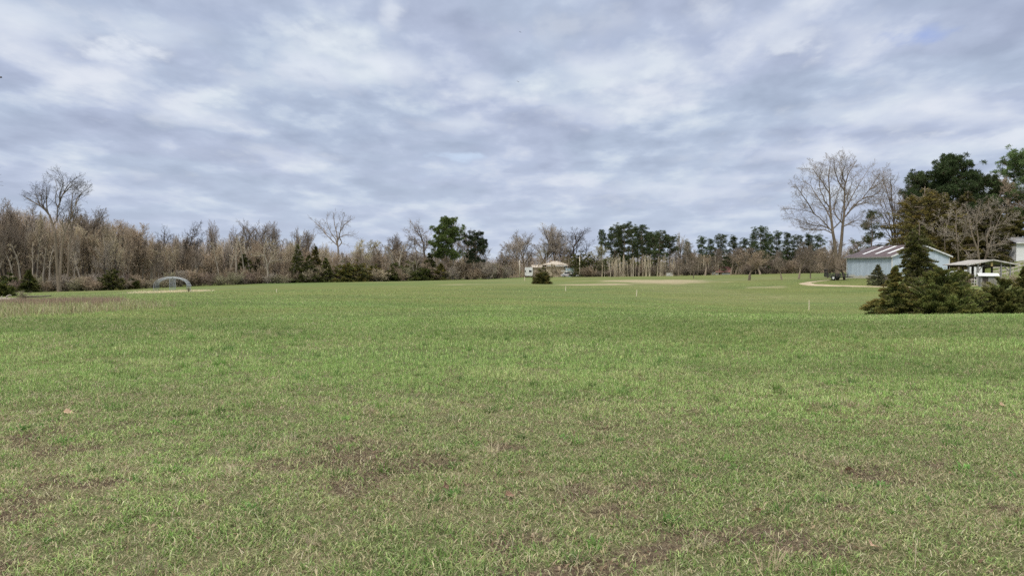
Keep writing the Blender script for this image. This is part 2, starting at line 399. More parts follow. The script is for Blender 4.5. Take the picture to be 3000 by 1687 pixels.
# ------------------------------------------------------------------ grass
nrng = np.random.default_rng(7)
def blades(P, az, lean, L, W, col, curl=0.6):
    """tapered blades: five vertices each, bending over along az"""
    n = len(P)
    d = np.c_[np.cos(az), np.sin(az), np.zeros(n)]; s = np.c_[-np.sin(az), np.cos(az), np.zeros(n)]
    tw = nrng.uniform(-0.9, 0.9, n)[:, None]; s = s * np.cos(tw) + d * np.sin(tw)
    l1 = lean * 0.6; l2 = lean * (1 + curl)
    up = np.array([0, 0, 1.0])
    m1 = P + (d * np.sin(l1)[:, None] + up * np.cos(l1)[:, None]) * (L * 0.5)[:, None]
    tip = m1 + (d * np.sin(l2)[:, None] + up * np.cos(l2)[:, None]) * (L * 0.5)[:, None]
    w = (W / 2)[:, None]
    V = np.stack([P - s * w, P + s * w, m1 + s * w * 0.8, m1 - s * w * 0.8, tip], 1).reshape(-1, 3)
    k = np.arange(n) * 5
    quads = np.c_[k, k + 1, k + 2, k + 3]; tris = np.c_[k + 3, k + 2, k + 4]
    return V, quads, tris, np.repeat(col, 5, 0)

def scatter(dens, y0, y1, half):
    """random points of a fan in front of the path, DENS per square metre"""
    n = int(dens * (half * (y1 * y1 - y0 * y0) + 5.0 * (y1 - y0)))
    y = np.sqrt(nrng.uniform(y0 * y0, y1 * y1, n)); x = nrng.uniform(-1, 1, n) * (half * y + 2.5)
    return x, y

def pick(cols, n, jit=0.25):
    c = np.array(cols)[nrng.integers(0, len(cols), n)]
    return c * nrng.uniform(1 - jit, 1 + jit, (n, 1)) * nrng.uniform(0.94, 1.06, (n, 3))
GREENS = [(0.195, 0.295, 0.085), (0.23, 0.33, 0.098), (0.265, 0.35, 0.112), (0.155, 0.235, 0.072), (0.30, 0.37, 0.14)]
YGREENS = [(0.34, 0.385, 0.16), (0.29, 0.335, 0.13), (0.39, 0.405, 0.195)]
TANS = [(0.47, 0.41, 0.24), (0.37, 0.32, 0.18), (0.56, 0.50, 0.32), (0.23, 0.19, 0.11), (0.42, 0.385, 0.21)]

gV, gQ, gT, gC = [], [], [], []
dV, dQ, dT, dC = [], [], [], []
def push(dst, v, q, t, c):
    off = sum(len(a) for a in dst[0])
    dst[0].append(v); dst[1].append(q + off); dst[2].append(t + off); dst[3].append(c)
GR = (gV, gQ, gT, gC); DR = (dV, dQ, dT, dC)
for (y0, y1, dens, lmin, lmax, wd) in ((2.6, 7, 3400, 0.03, 0.075, 0.0070), (7, 13, 2500, 0.032, 0.08, 0.0076), (13, 24, 900, 0.035, 0.08, 0.0110), (24, 40, 170, 0.03, 0.075, 0.018), (40, 60, 50, 0.03, 0.06, 0.03), (60, 100, 11, 0.03, 0.06, 0.05)):
    x, y = scatter(dens, y0, y1, 0.74)
    dr, ba, lu = cover(x, y)
    tuft = fbm(x * 6.5, y * 6.5, 101, 2)                     # tufts a hand wide
    keep = nrng.random(len(x)) < np.clip((1.08 - 0.6 * dr) * (1 - 0.72 * ba) * (0.16 + 1.4 * sstep(0.38, 0.66, tuft + 0.10 * (1 - dr))), 0.02, 1)
    x, y, dr, lu, tuft = x[keep], y[keep], dr[keep], lu[keep], tuft[keep]
    n = len(x)
    yel = nrng.random(n) < (0.10 + 0.55 * sstep(0.45, 0.75, fbm(x * 0.8, y * 0.8, 111, 3)) * (1 - 0.5 * lu) + 0.25 * dr)
    col = np.where(yel[:, None], pick(YGREENS, n), pick(GREENS, n))
    tone = fbm(x * 0.28, y * 0.34, 131, 4); col = col * (0.84 + 0.32 * sstep(0.28, 0.72, tone))[:, None]
    tn = nrng.random(n) < 0.03 + 0.08 * dr
    col = np.where(tn[:, None], pick(TANS, n) * 0.9, col)
    col = col * (1.22 - 0.10 * sstep(9, 20, y))[:, None] * nrng.uniform(0.62, 1.38, (n, 1))
    L = nrng.uniform(lmin, lmax, n) * (0.65 + 0.7 * sstep(0.3, 0.7, tuft)) * (1 - 0.3 * dr)
    W = wd * nrng.uniform(0.6, 1.35, n)
    az = nrng.uniform(0, 2 * np.pi, n); lean = np.clip(np.abs(nrng.normal(0.45, 0.4, n)) + 0.55 * sstep(11, 7, y), 0, 1.45)
    push(GR, *blades(np.c_[x, y, gz(x, y) - 0.004], az, lean, L, W, col))
# dead stems and matted thatch, mostly lying
for (y0, y1, dens, lmin, lmax, wd) in ((2.6, 7, 1700, 0.02, 0.07, 0.0052), (7, 12, 850, 0.025, 0.08, 0.0062), (12, 24, 130, 0.05, 0.15, 0.008)):
    x, y = scatter(dens, y0, y1, 0.74)
    dr, ba, lu = cover(x, y)
    keep = nrng.random(len(x)) < np.clip(0.10 + 1.0 * dr, 0, 1) * (1 - 0.1 * ba)
    x, y = x[keep], y[keep]; n = len(x)
    az = nrng.uniform(0, 2 * np.pi, n); lean = np.clip(nrng.normal(1.45, 0.12, n), 1.1, 1.62)
    up = nrng.random(n) < 0.06; lean[up] = nrng.uniform(0.6, 1.1, up.sum())
    push(DR, *blades(np.c_[x, y, gz(x, y) + nrng.uniform(0.004, 0.035, n)], az, lean, nrng.uniform(lmin, lmax, n), wd * nrng.uniform(0.6, 1.3, n), pick(TANS, n), 0.03))
for (y0, y1, dens, lmin, lmax, wd) in ((2.6, 8, 3600, 0.014, 0.045, 0.0045), (8, 13, 1100, 0.02, 0.05, 0.0065)):
    x, y = scatter(dens, y0, y1, 0.72); n = len(x)
    dr, ba, lu = cover(x, y)
    c = pick([(0.42, 0.36, 0.22), (0.31, 0.265, 0.155), (0.15, 0.12, 0.075), (0.56, 0.49, 0.31), (0.25, 0.32, 0.11), (0.29, 0.37, 0.13), (0.24, 0.34, 0.10), (0.34, 0.25, 0.16)], n, 0.3)
    soil = nrng.random(n) < 0.8 * sstep(0.15, 0.7, ba); c = np.where(soil[:, None], pick([(0.13, 0.095, 0.065), (0.20, 0.14, 0.095), (0.085, 0.065, 0.045)], n), c)
    push(DR, *blades(np.c_[x, y, gz(x, y) + nrng.uniform(0.001, 0.012, n)], nrng.uniform(0, 6.28, n), np.clip(nrng.normal(1.42, 0.16, n), 0.9, 1.62), nrng.uniform(lmin, lmax, n), wd * nrng.uniform(0.6, 1.5, n), c, 0.05))
# tall tufts: coarse green tussocks and bleached dead ones
def tussocks(n, y0, y1, rad, Lr, wd, cols, dst, nb, dryw, lean=0.55):
    x0, y0_ = scatter(1.0, y0, y1, 0.72); k = nrng.permutation(len(x0))[:n]
    x0, y0_ = x0[k], y0_[k]
    dr, ba, lu = cover(x0, y0_)
    kk = nrng.random(len(x0)) < (dr if dryw else 1 - 0.3 * dr); x0, y0_ = x0[kk], y0_[kk]
    cb = pick(cols, len(x0), 0.25)
    reps = nrng.integers(nb // 2, nb, len(x0))
    sc_ = np.repeat(nrng.uniform(0.6, 1.3, len(x0)), reps)
    x = np.repeat(x0, reps); y = np.repeat(y0_, reps); c = np.repeat(cb, reps, 0); m = len(x)
    az = nrng.uniform(0, 2 * np.pi, m); rr = rad * np.sqrt(nrng.random(m)) * sc_
    x = x + np.cos(az) * rr; y = y + np.sin(az) * rr
    push(dst, *blades(np.c_[x, y, gz(x, y) - 0.004], az + nrng.normal(0, 0.5, m), np.abs(nrng.normal(lean, 0.3, m)), nrng.uniform(*Lr, m) * sc_, wd * nrng.uniform(0.6, 1.2, m), c * nrng.uniform(0.75, 1.25, (m, 1))))
tussocks(620, 2.8, 9, 0.065, (0.05, 0.12), 0.0085, [(0.15, 0.27, 0.06), (0.18, 0.29, 0.07), (0.125, 0.22, 0.06)], GR, 46, False, 0.7)
tussocks(700, 8, 20, 0.07, (0.07, 0.15), 0.008, [(0.15, 0.26, 0.06), (0.13, 0.22, 0.06)], GR, 40, False, 0.6)
tussocks(170, 2.8, 9, 0.06, (0.06, 0.17), 0.0045, [(0.55, 0.46, 0.31), (0.45, 0.38, 0.25)], DR, 50, True, 0.6)
tussocks(460, 2.8, 8, 0.055, (0.045, 0.09), 0.020, [(0.15, 0.28, 0.06), (0.17, 0.30, 0.08), (0.13, 0.22, 0.06)], GR, 22, False, 0.8)
# a few single bleached stems standing
n = 130; x, y = scatter(4, 2.8, 12, 0.72); k = nrng.permutation(len(x))[:n]; x, y = x[k], y[k]
push(DR, *blades(np.c_[x, y, gz(x, y)], nrng.uniform(0, 6.28, n), np.abs(nrng.normal(0.25, 0.2, n)), nrng.uniform(0.09, 0.22, n), nrng.uniform(0.003, 0.005, n), pick(TANS, n) * 1.15, 0.3))
# crumbs of dead leaf
x, y = scatter(300, 2.6, 9, 0.74); dr, ba, lu = cover(x, y); kp = nrng.random(len(x)) < 0.06 + 0.55 * ba + 0.2 * dr; x, y = x[kp], y[kp]; n = len(x)
push(DR, *blades(np.c_[x, y, gz(x, y) + 0.006], nrng.uniform(0, 6.28, n), nrng.uniform(1.1, 1.5, n), nrng.uniform(0.022, 0.05, n), nrng.uniform(0.010, 0.024, n), pick([(0.29, 0.205, 0.13), (0.21, 0.145, 0.095), (0.40, 0.31, 0.20)], n), 0.2))
# rank dead grass by the logs
x = nrng.uniform(-32, -13, 60000); y = nrng.uniform(20, 40, 60000)
m_ = ell(x, y, -21.5, 30, 6.4, 10, 0.5, 0.0, 0.5, 90, 0.3); kp = nrng.random(len(x)) < m_ * 0.9; x, y = x[kp], y[kp]; n = len(x)
push(DR, *blades(np.c_[x, y, gz(x, y)], nrng.uniform(0, 6.28, n), np.abs(nrng.normal(0.5, 0.35, n)), nrng.uniform(0.12, 0.42, n) * (0.5 + fbm(x, y, 7, 3)), nrng.uniform(0.012, 0.026, n), np.where(nrng.random((n, 1)) < 0.42, pick(YGREENS, n), pick(TANS, n) * 0.85)))
# straw round the hoops
x = nrng.uniform(-48, -34, 26000); y = nrng.uniform(78, 106, 26000)
m_ = ell(x, y, -41.6, 92, 3.3, 9.0, 0.4, 0.0, 0.35, 89, 0.3); kp = nrng.random(len(x)) < m_; x, y = x[kp], y[kp]; n = len(x)
push(DR, *blades(np.c_[x, y, gz(x, y)], nrng.uniform(0, 6.28, n), np.abs(nrng.normal(0.7, 0.3, n)), nrng.uniform(0.10, 0.32, n), nrng.uniform(0.03, 0.05, n), pick([(0.68, 0.62, 0.41), (0.60, 0.53, 0.34)], n)))
me = mesh_np('grass_blades', np.concatenate(gV), np.concatenate(gQ), np.concatenate(gT), np.concatenate(gC))
tag(link('grass', me, M['grass']), 'short green spring grass growing over the whole meadow', 'grass', kind='stuff')
me = mesh_np('dead_grass', np.concatenate(dV), np.concatenate(dQ), np.concatenate(dT), np.concatenate(dC))
tag(link('dead_grass', me, M['grass']), 'bleached dead grass stems and thatch lying between the green tufts', 'dead grass', kind='stuff')
# purple brown dead stalks behind the dead grass
x = nrng.uniform(-24.5, -16.5, 42000); y = nrng.uniform(31, 40, 42000)
m_ = np.maximum(ell(x, y, -21.2, 35.5, 3.1, 2.4, 0.35, 0.0, 0.4, 91, 0.5), 0.12 * ell(x, y, -24, 36.5, 3.6, 2.2, 0.4, 0, 0.5, 92, 0.5))
kp = nrng.random(len(x)) < m_ * 0.75; x, y = x[kp], y[kp]; n = len(x)
v, q, t, c = blades(np.c_[x, y, gz(x, y) - 0.02], nrng.uniform(0, 6.28, n), np.abs(nrng.normal(0.18, 0.14, n)), nrng.uniform(0.25, 0.55, n), nrng.uniform(0.008, 0.016, n), pick([(0.32, 0.235, 0.17), (0.38, 0.29, 0.20), (0.26, 0.185, 0.135), (0.46, 0.37, 0.24)], n), 0.3)
tag(link('dead_weeds', mesh_np('dead_weeds', v, q, t, c), M['grass']), 'low patch of purple-brown dead weed stalks beside the fallen logs', 'dead weeds', kind='stuff')

# ------------------------------------------------------------------ branch growing
def prisms(segs, k=3):
    """segs: list of (p, q, ra, rb) -> vertices and quads of k sided prisms"""
    A = np.array([(*p, *q, ra, rb) for p, q, ra, rb in segs], dtype=np.float64)
    p, q, ra, rb = A[:, :3], A[:, 3:6], A[:, 6:7], A[:, 7:8]
    d = q - p; d /= np.linalg.norm(d, axis=1, keepdims=True) + 1e-9
    ref = np.where(np.abs(d[:, 2:3]) < 0.9, np.array([[0, 0, 1.0]]), np.array([[1.0, 0, 0]]))
    u = np.cross(d, ref); u /= np.linalg.norm(u, axis=1, keepdims=True) + 1e-9
    w = np.cross(d, u)
    n = len(A); rings = []
    q = q + d * rb * 0.5
    for base, r in ((p, ra), (q, rb)):
        for j in range(k):
            a = 2 * math.pi * j / k
            rings.append(base + (u * math.cos(a) + w * math.sin(a)) * r)
    V = np.stack(rings, 1).reshape(-1, 3)
    o = np.arange(n) * 2 * k
    Q = np.concatenate([np.c_[o + j, o + (j + 1) % k, o + k + (j + 1) % k, o + k + j] for j in range(k)])
    return V, Q

class Grow:
    def __init__(s, seed, **kw):
        s.r = random.Random(seed); s.seg = {0: [], 1: [], 2: [], 3: [], 4: []}
        s.kids = (11, 7, 5, 4); s.ratio = (0.55, 0.5, 0.5, 0.55); s.ang = (45, 45, 45, 45)
        s.n = (8, 6, 4, 3, 2); s.wob = (0.05, 0.13, 0.2, 0.25, 0.3); s.up = (0.0, 0.05, 0.04, 0.03, 0.0)
        s.start = (0.3, 0.25, 0.2, 0.15); s.rr = 0.5; s.rmin = 0.012; s.maxlev = 4; s.taper = 0.25; s.flat = 0.0
        for k, v in kw.items(): setattr(s, k, v)
    def rv(s): return Vector((s.r.gauss(0, 1), s.r.gauss(0, 1), s.r.gauss(0, 1)))
    def branch(s, p, d, L, r, lev):
        n = s.n[lev]; st = L / n; pts = [p]; rad = [r]
        d = d.normalized()
        for i in range(n):
            d = (d + s.rv() * s.wob[lev] + Vector((0, 0, s.up[lev]))).normalized()
            q = p + d * st; rb = max(s.rmin, r * (1 - (i + 1) / n * (1 - s.taper)))
            s.seg[lev].append((p, q, rad[-1], rb)); pts.append(q); rad.append(rb); p = q
        s.kidsof(pts, rad, L, lev)
    def kidsof(s, pts, rad, L, lev, cnt=None, ratio=None, start=None):
        if lev >= s.maxlev: return
        n = len(pts) - 1; cnt = cnt or s.kids[lev]; ratio = ratio or s.ratio[lev]; st = s.start[lev] if start is None else start
        az = s.r.uniform(0, 6.28)
        for k in range(cnt):
            t = st + (1 - st) * (k + s.r.random() * 0.8) / cnt
            t = min(t, 0.999); i = int(t * n); f = t * n - i
            p = pts[i].lerp(pts[i + 1], f); d = (pts[i + 1] - pts[i]).normalized()
            az += 2.4 + s.r.uniform(-0.5, 0.5)
            u = d.orthogonal().normalized(); w = d.cross(u)
            a = R(s.ang[lev] * s.r.uniform(0.65, 1.25)) * (1.1 - 0.45 * t)
            nd = d * math.cos(a) + (u * math.cos(az) + w * math.sin(az)) * math.sin(a)
            if nd.z < -0.25 and lev < 2: nd.z *= 0.3
            s.branch(p, nd, L * ratio * s.r.uniform(0.7, 1.15) * (1.0 - 0.45 * t if lev == 0 else 1.0 - 0.3 * t), max(s.rmin, (rad[i] * (1 - f) + rad[i + 1] * f) * s.rr), lev + 1)
    def limb(s, pts, r0, r1, lev=1, cnt=8, kidL=2.0, start=0.2):
        """a limb along given points; twigs grow from it"""
        pts = [Vector(p) for p in pts]
        fine = [pts[0]]
        for a, b in zip(pts, pts[1:]):
            for k in (0.5, 1.0):
                fine.append(a.lerp(b, k) + (s.rv() * 0.03 * (b - a).length if k < 1 else Vector()))
        rad = [r0 + (r1 - r0) * i / (len(fine) - 1) for i in range(len(fine))]
        for i in range(len(fine) - 1): s.seg[min(lev, 1)].append((fine[i], fine[i + 1], rad[i], rad[i + 1]))
        if cnt: s.kidsof(fine, rad, kidL, lev, cnt, 1.0, start)
    def meshes(s, name, split=1, k0=6, k1=3):
        tr = [x for l in s.seg if l <= split for x in s.seg[l]]; cr = [x for l in s.seg if l > split for x in s.seg[l]]
        V, Q = prisms(tr, k0); mt = mesh_np(name + '_trunk', V, Q, smooth=True)
        mc = None
        if cr: V, Q = prisms(cr, k1); mc = mesh_np(name + '_crown', V, Q, smooth=True)
        return mt, mc
    def bounds(s):
        P = np.array([tuple(x[1]) for l in s.seg for x in s.seg[l]])
        return P.min(0), P.max(0)

def proto(seed, kind):
    """unit-high bare tree: meshes and crown width"""
    if kind == 'oak':      g = Grow(seed, kids=(10, 9, 7, 6), ratio=(0.85, 0.48, 0.5, 0.5), ang=(62, 50, 50, 50), wob=(0.08, 0.2, 0.28, 0.3, 0.3), start=(0.35, 0.25, 0.2, 0.1), up=(0, 0.07, 0.05, 0.03, 0), rmin=0.00075, rr=0.6); L, r = 0.62, 0.028
    elif kind == 'tall':   g = Grow(seed, kids=(11, 8, 7, 6), ratio=(0.42, 0.5, 0.5, 0.5), ang=(42, 42, 45, 45), wob=(0.035, 0.12, 0.2, 0.25, 0.3), start=(0.5, 0.2, 0.2, 0.1), up=(0, 0.1, 0.06, 0.03, 0), rmin=0.00075, rr=0.5); L, r = 0.8, 0.017
    elif kind == 'vase':   g = Grow(seed, kids=(11, 9, 7, 6), ratio=(0.95, 0.45, 0.5, 0.5), ang=(40, 38, 42, 45), wob=(0.05, 0.09, 0.16, 0.2, 0.3), start=(0.42, 0.3, 0.2, 0.1), up=(0, 0.09, 0.07, 0.05, 0.02), rmin=0.00075, rr=0.55); L, r = 0.55, 0.024
    elif kind == 'brush':  g = Grow(seed, kids=(14, 9, 7, 6), ratio=(0.5, 0.55, 0.55, 0.5), ang=(50, 50, 50, 50), wob=(0.08, 0.16, 0.22, 0.28, 0.3), start=(0.15, 0.2, 0.15, 0.1), up=(0, 0.1, 0.05, 0.03, 0), rmin=0.001, rr=0.5); L, r = 0.72, 0.013
    elif kind == 'pole':   g = Grow(seed, kids=(7, 4, 3, 3), ratio=(0.22, 0.5, 0.5, 0.5), ang=(35, 40, 45, 45), wob=(0.03, 0.12, 0.2, 0.25, 0.3), start=(0.45, 0.3, 0.2, 0.1), up=(0, 0.1, 0.06, 0.03, 0), rmin=0.0014, rr=0.5, maxlev=3); L, r = 0.85, 0.012
    elif kind == 'stem':  g = Grow(seed, kids=(5, 3, 3, 3), ratio=(0.25, 0.5, 0.5, 0.5), ang=(22, 35, 45, 45), wob=(0.012, 0.06, 0.15, 0.25, 0.3), start=(0.4, 0.3, 0.2, 0.1), up=(0, 0.1, 0.06, 0.03, 0), rmin=0.0022, rr=0.5, maxlev=2); L, r = 0.95, 0.011
    g.branch(Vector((0, 0, 0)), Vector((g.r.gauss(0, .04), g.r.gauss(0, .04), 1)), L, r, 0)
    if kind in ('oak', 'vase'):   # the leader forks
        top = g.seg[0][-1]
        for k in range(2): g.branch(top[1], Vector((g.r.gauss(0, .5), g.r.gauss(0, .5), 1)), L * 0.55, r * 0.35, 1)
    lo, hi = g.bounds(); mt, mc = g.meshes(kind + '_tree')
    return dict(t=mt, c=mc, h=hi[2], w=max(hi[0] - lo[0], hi[1] - lo[1]))
def shrub_proto(seed):
    g = Grow(seed, kids=(6, 6, 5, 3), ratio=(0.55, 0.55, 0.5, 0.5), ang=(40, 45, 50, 50), wob=(0.12, 0.2, 0.25, 0.3, 0.3), start=(0.15, 0.15, 0.1, 0.1), up=(0.02, 0.05, 0.03, 0, 0), rmin=0.003, rr=0.6, maxlev=3, n=(5, 4, 3, 2, 2))
    for k in range(22):
        a = g.r.uniform(0, 6.28); t = abs(g.r.gauss(0, 0.55))
        g.branch(Vector((math.cos(a) * 0.15, math.sin(a) * 0.15, 0)) * g.r.random(), Vector((math.cos(a) * t, math.sin(a) * t, 1)), g.r.uniform(0.5, 0.9), 0.010, 0)
    lo, hi = g.bounds()
    V, Q = prisms([x for l in g.seg for x in g.seg[l]], 3)
    return dict(t=mesh_np('shrub_stems', V, Q, smooth=True), c=None, h=hi[2], w=max(hi[0] - lo[0], hi[1] - lo[1]))
PR = {k: [proto(100 + i * 7 + j * 31, k) for i in range(4 if k != 'pole' else 3)] for j, k in enumerate(('oak', 'tall', 'vase', 'brush', 'pole', 'stem'))}
SH = [shrub_proto(900 + i) for i in range(4)]
rnd = random.Random(5)

def setmat(o, mat):
    if len(o.data.materials) == 0: o.data.materials.append(None)
    o.material_slots[0].link = 'OBJECT'; o.material_slots[0].material = mat

def place_tree(pr, px, Y, top, wpx, name, label, cat, group=None, bark='bark_grey', twig='twig_brown', zoff=-0.05, rz=None, x=None):
    """stand a bare tree at column PX, distance Y, its top at image row TOP"""
    x = X_(px, Y) if x is None else x
    z = g1(x, Y) + zoff; h = Z_(top, Y) - z; w = wpx * Y / F
    sx = w / pr['w']; szz = h / pr['h']
    o = empty(name, (x, Y, z), rnd.uniform(0, 6.28) if rz is None else rz, (sx, sx, szz))
    tag(o, label, cat, group)
    a = link('trunk', pr['t'], None, o); setmat(a, M[bark])
    if pr['c']: b = link('crown', pr['c'], None, o); setmat(b, M[twig])
    return o
def place_shrub(pr, px, Y, top, wpx, label, group, twig='twig_brown', name='bare_shrub', cat='shrub'):
    x = X_(px, Y); z = g1(x, Y) - 0.05; h = Z_(top, Y) - z; w = wpx * Y / F
    o = link(name, pr['t']); setmat(o, M[twig])
    o.location = (x, Y, z); o.rotation_euler = (0, 0, rnd.uniform(0, 6.28)); o.scale = (w / pr['w'], w / pr['w'], h / pr['h'])
    return tag(o, label, cat, group)

# ------------------------------------------------------------------ evergreen foliage
def cards(P, D, L, W, col, rng):
    """leaf-like rhombs from P along D"""
    n = len(P)
    D = D / (np.linalg.norm(D, axis=1, keepdims=True) + 1e-9)
    r = rng.normal(size=(n, 3)); s = np.cross(D, r); s /= np.linalg.norm(s, axis=1, keepdims=True) + 1e-9
    L = L[:, None]; W = W[:, None] / 2
    mid = P + D * L * 0.45
    V = np.stack([P, mid + s * W, P + D * L, mid - s * W], 1).reshape(-1, 3)
    k = np.arange(n) * 4
    return V, np.c_[k, k + 1, k + 2, k + 3], np.repeat(col, 4, 0)
GRN = np.array([0.074, 0.098, 0.030]); BRZ = np.array([0.22, 0.15, 0.042]); OLV = np.array([0.12, 0.12, 0.034])

def cedar(seed, shape, nbr=170, per=70, bronze=0.5, Ls=0.16, Ws=0.045, H=1.0, Rr=0.5, green=GRN, lean=30):
    """red cedar H high and Rr in radius: (trunk mesh, crown mesh)"""
    rng = np.random.default_rng(seed); segs = []; Pl, Dl, Cl = [], [], []
    tr = 0.035 * H
    segs.append((Vector((0, 0, -0.05)), Vector((0, 0, H * 0.93)), tr, tr * 0.15))
    lead = [(0, 0, 1.0)]
    if shape == 'column': lead = [(rng.uniform(-.45, .45) * Rr, rng.uniform(-.3, .3) * Rr, rng.uniform(0.82, 1.0)) for _ in range(4)] + [(0, 0, 1)]
    if shape == 'mound': lead = [(rng.uniform(-.45, .45) * Rr, rng.uniform(-.45, .45) * Rr, rng.uniform(0.6, 0.9)) for _ in range(5)] + [(0, 0, 1)]
    for b in range(nbr):
        t = rng.random() ** (1.15 if shape == 'cone' else 1.0)
        lx, ly, lh = lead[rng.integers(len(lead))]
        if shape == 'cone':
            prof = (1 - t) ** 1.05 * (0.75 + 0.25 * min(1, t * 8)) + 0.03
        elif shape == 'column':
            prof = (1 - t ** 4.0) * 0.9 * (0.8 + 0.2 * math.sin(az_ := rng.uniform(0, 6.28))) + 0.08
        else:
            prof = math.sqrt(max(0.02, 1 - (t * 0.97) ** 2)) * (0.78 if t > 0.06 else 0.86)
        az = rng.uniform(0, 2 * np.pi); bl = Rr * prof * rng.uniform(0.72, 1.15)
        el = R(rng.normal(lean - 22 + 40 * t, 10))
        h = H * lh * (0.03 + 0.9 * t)
        o = np.array([lx * t, ly * t, max(0.02, h - bl * math.sin(el) * 0.7)])
        d = np.array([math.cos(az) * math.cos(el), math.sin(az) * math.cos(el), math.sin(el)])
        e = o + d * bl
        segs.append((Vector(o), Vector(e), tr * 0.18, tr * 0.04))
        m = int(per * (0.35 + prof)); u = 1 - rng.random(m) ** 1.4 * 0.85
        sag = np.c_[np.zeros(m), np.zeros(m), -0.05 * H * u * u]
        sp = rng.normal(size=(m, 3)) * np.array([1, 1, 0.45]) * (bl * 0.085 * (1.35 - u))[:, None]
        P = o + d * (bl * u)[:, None] + sp + sag; P[:, 2] = np.maximum(P[:, 2], 0.01)
        D = d * 1.0 + rng.normal(size=(m, 3)) * np.array([0.55, 0.55, 0.35]) + np.array([0, 0, 0.12])
        bz = np.clip(bronze * (0.25 + 1.1 * sstep(0.35, 1.0, u) * rng.uniform(0.3, 1.2)) + 0.35 * bronze * (t - 0.4) + rng.normal(0, 0.12, m), 0, 1)[:, None]
        c = green * (1 - bz) + (BRZ * 0.75 + OLV * 0.25) * bz
        Pl.append(P); Dl.append(D); Cl.append(c * rng.uniform(0.7, 1.35, (m, 1)) * rng.uniform(0.6, 1.4))
    P, D, C = map(np.concatenate, (Pl, Dl, Cl)); n = len(P)
    kx = Rr / (np.percentile(np.hypot(P[:, 0], P[:, 1]), 97) + Ls * .5); kz = H / (np.percentile(P[:, 2], 99.7) + Ls * .5); P = P * np.array([kx, kx, kz])
    segs = [(Vector((p.x * kx, p.y * kx, p.z * kz)), Vector((q.x * kx, q.y * kx, q.z * kz)), ra, rb) for p, q, ra, rb in segs]
    V, Q, C = cards(P, D, Ls * rng.uniform(0.6, 1.3, n), Ws * rng.uniform(0.6, 1.4, n), C, rng)
    tv, tq = prisms(segs, 4)
    return mesh_np('cedar_trunk', tv, tq, smooth=True), mesh_np('cedar_crown', V, Q, col=C)

def place_mesh_tree(name, parts, loc, label, cat, group=None, scale=(1, 1, 1), rz=0.0, mats=('bark_grey', 'needle')):
    o = empty(name, loc, rz, scale); tag(o, label, cat, group)
    for nm, me_, mt in zip(('trunk', 'crown'), parts, mats):
        c = link(nm, me_, None, o); setmat(c, M[mt])
    return o

def pine(seed, crown0=0.45, width=0.22, nwh=13, cl=55, flat=0.5, irregular=0.35, H=16.0, needle=0.34, gap=0.25, col=(0.066, 0.088, 0.036)):
    """pine H high: bare lower trunk, whorled limbs with tufts of needles"""
    rng = np.random.default_rng(seed); r = random.Random(seed); segs = []; Pl, Dl, Cl = [], [], []
    pts = [Vector((0, 0, -0.1))]
    for i in range(8): pts.append(Vector((r.gauss(0, 0.05) * i * .4, r.gauss(0, 0.05) * i * .4, H * (i + 1) / 8 * 0.98)))
    for i in range(8): segs.append((pts[i], pts[i + 1], 0.016 * H * (1 - i / 9), 0.016 * H * (1 - (i + 1) / 9)))
    for w in range(nwh):
        t = crown0 + (1 - crown0) * (w + r.random() * .7) / nwh
        hz = t * H; k = (t - crown0) / (1 - crown0)
        prof = (math.sqrt(max(0.0, 1 - (2 * k - 0.75) ** 2 * 0.62)) if flat else (1 - k) ** 0.7 + 0.1) * (1 - irregular * r.random())
        for b in range(r.randint(4, 6)):
            az = r.uniform(0, 6.28); L = H * width * prof * r.uniform(0.5, 1.15)
            if r.random() < gap * (1 - k): L *= 0.5
            el = R(r.uniform(0, 22) + 28 * k); i = min(7, int(hz / H * 8)); o = pts[i].lerp(pts[i + 1], min(1, hz / H * 8 - i))
            d = Vector((math.cos(az) * math.cos(el), math.sin(az) * math.cos(el), math.sin(el))); e = o + d * L
            segs.append((o, e, 0.0042 * H * (1 - .5 * k), 0.001 * H))
            nc = max(2, int(L / (0.05 * H) * 1.3) + 1)
            for j in range(nc):
                u = 1 - (j / nc) * 0.62; c = o.lerp(e, u) + Vector((r.gauss(0, .022), r.gauss(0, .022), r.gauss(0.012, .014))) * H
                segs.append((o.lerp(e, max(0, u - .12)), c, 0.0013 * H, 0.0008 * H))
                m = cl; dd = rng.normal(size=(m, 3)) + np.array([d.x, d.y, 0.75]); dd /= np.linalg.norm(dd, axis=1, keepdims=True)
                P = np.array(c) + dd * rng.uniform(0, 1, (m, 1)) ** .6 * 0.021 * H * np.array([1.35, 1.35, .8])
                Pl.append(P); Dl.append(dd + rng.normal(size=(m, 3)) * .35)
                base = np.array(col) * r.uniform(0.75, 1.4); Cl.append(np.tile(base, (m, 1)) * rng.uniform(.75, 1.3, (m, 1)))
    P, D, C = map(np.concatenate, (Pl, Dl, Cl)); n = len(P)
    V, Q, C = cards(P, D, needle * rng.uniform(.6, 1.2, n), needle * 0.20 * rng.uniform(.7, 1.3, n), C, rng)
    tv, tq = prisms(segs, 5)
    return mesh_np('pine_trunk', tv, tq, smooth=True), mesh_np('pine_crown', V, Q, col=C)


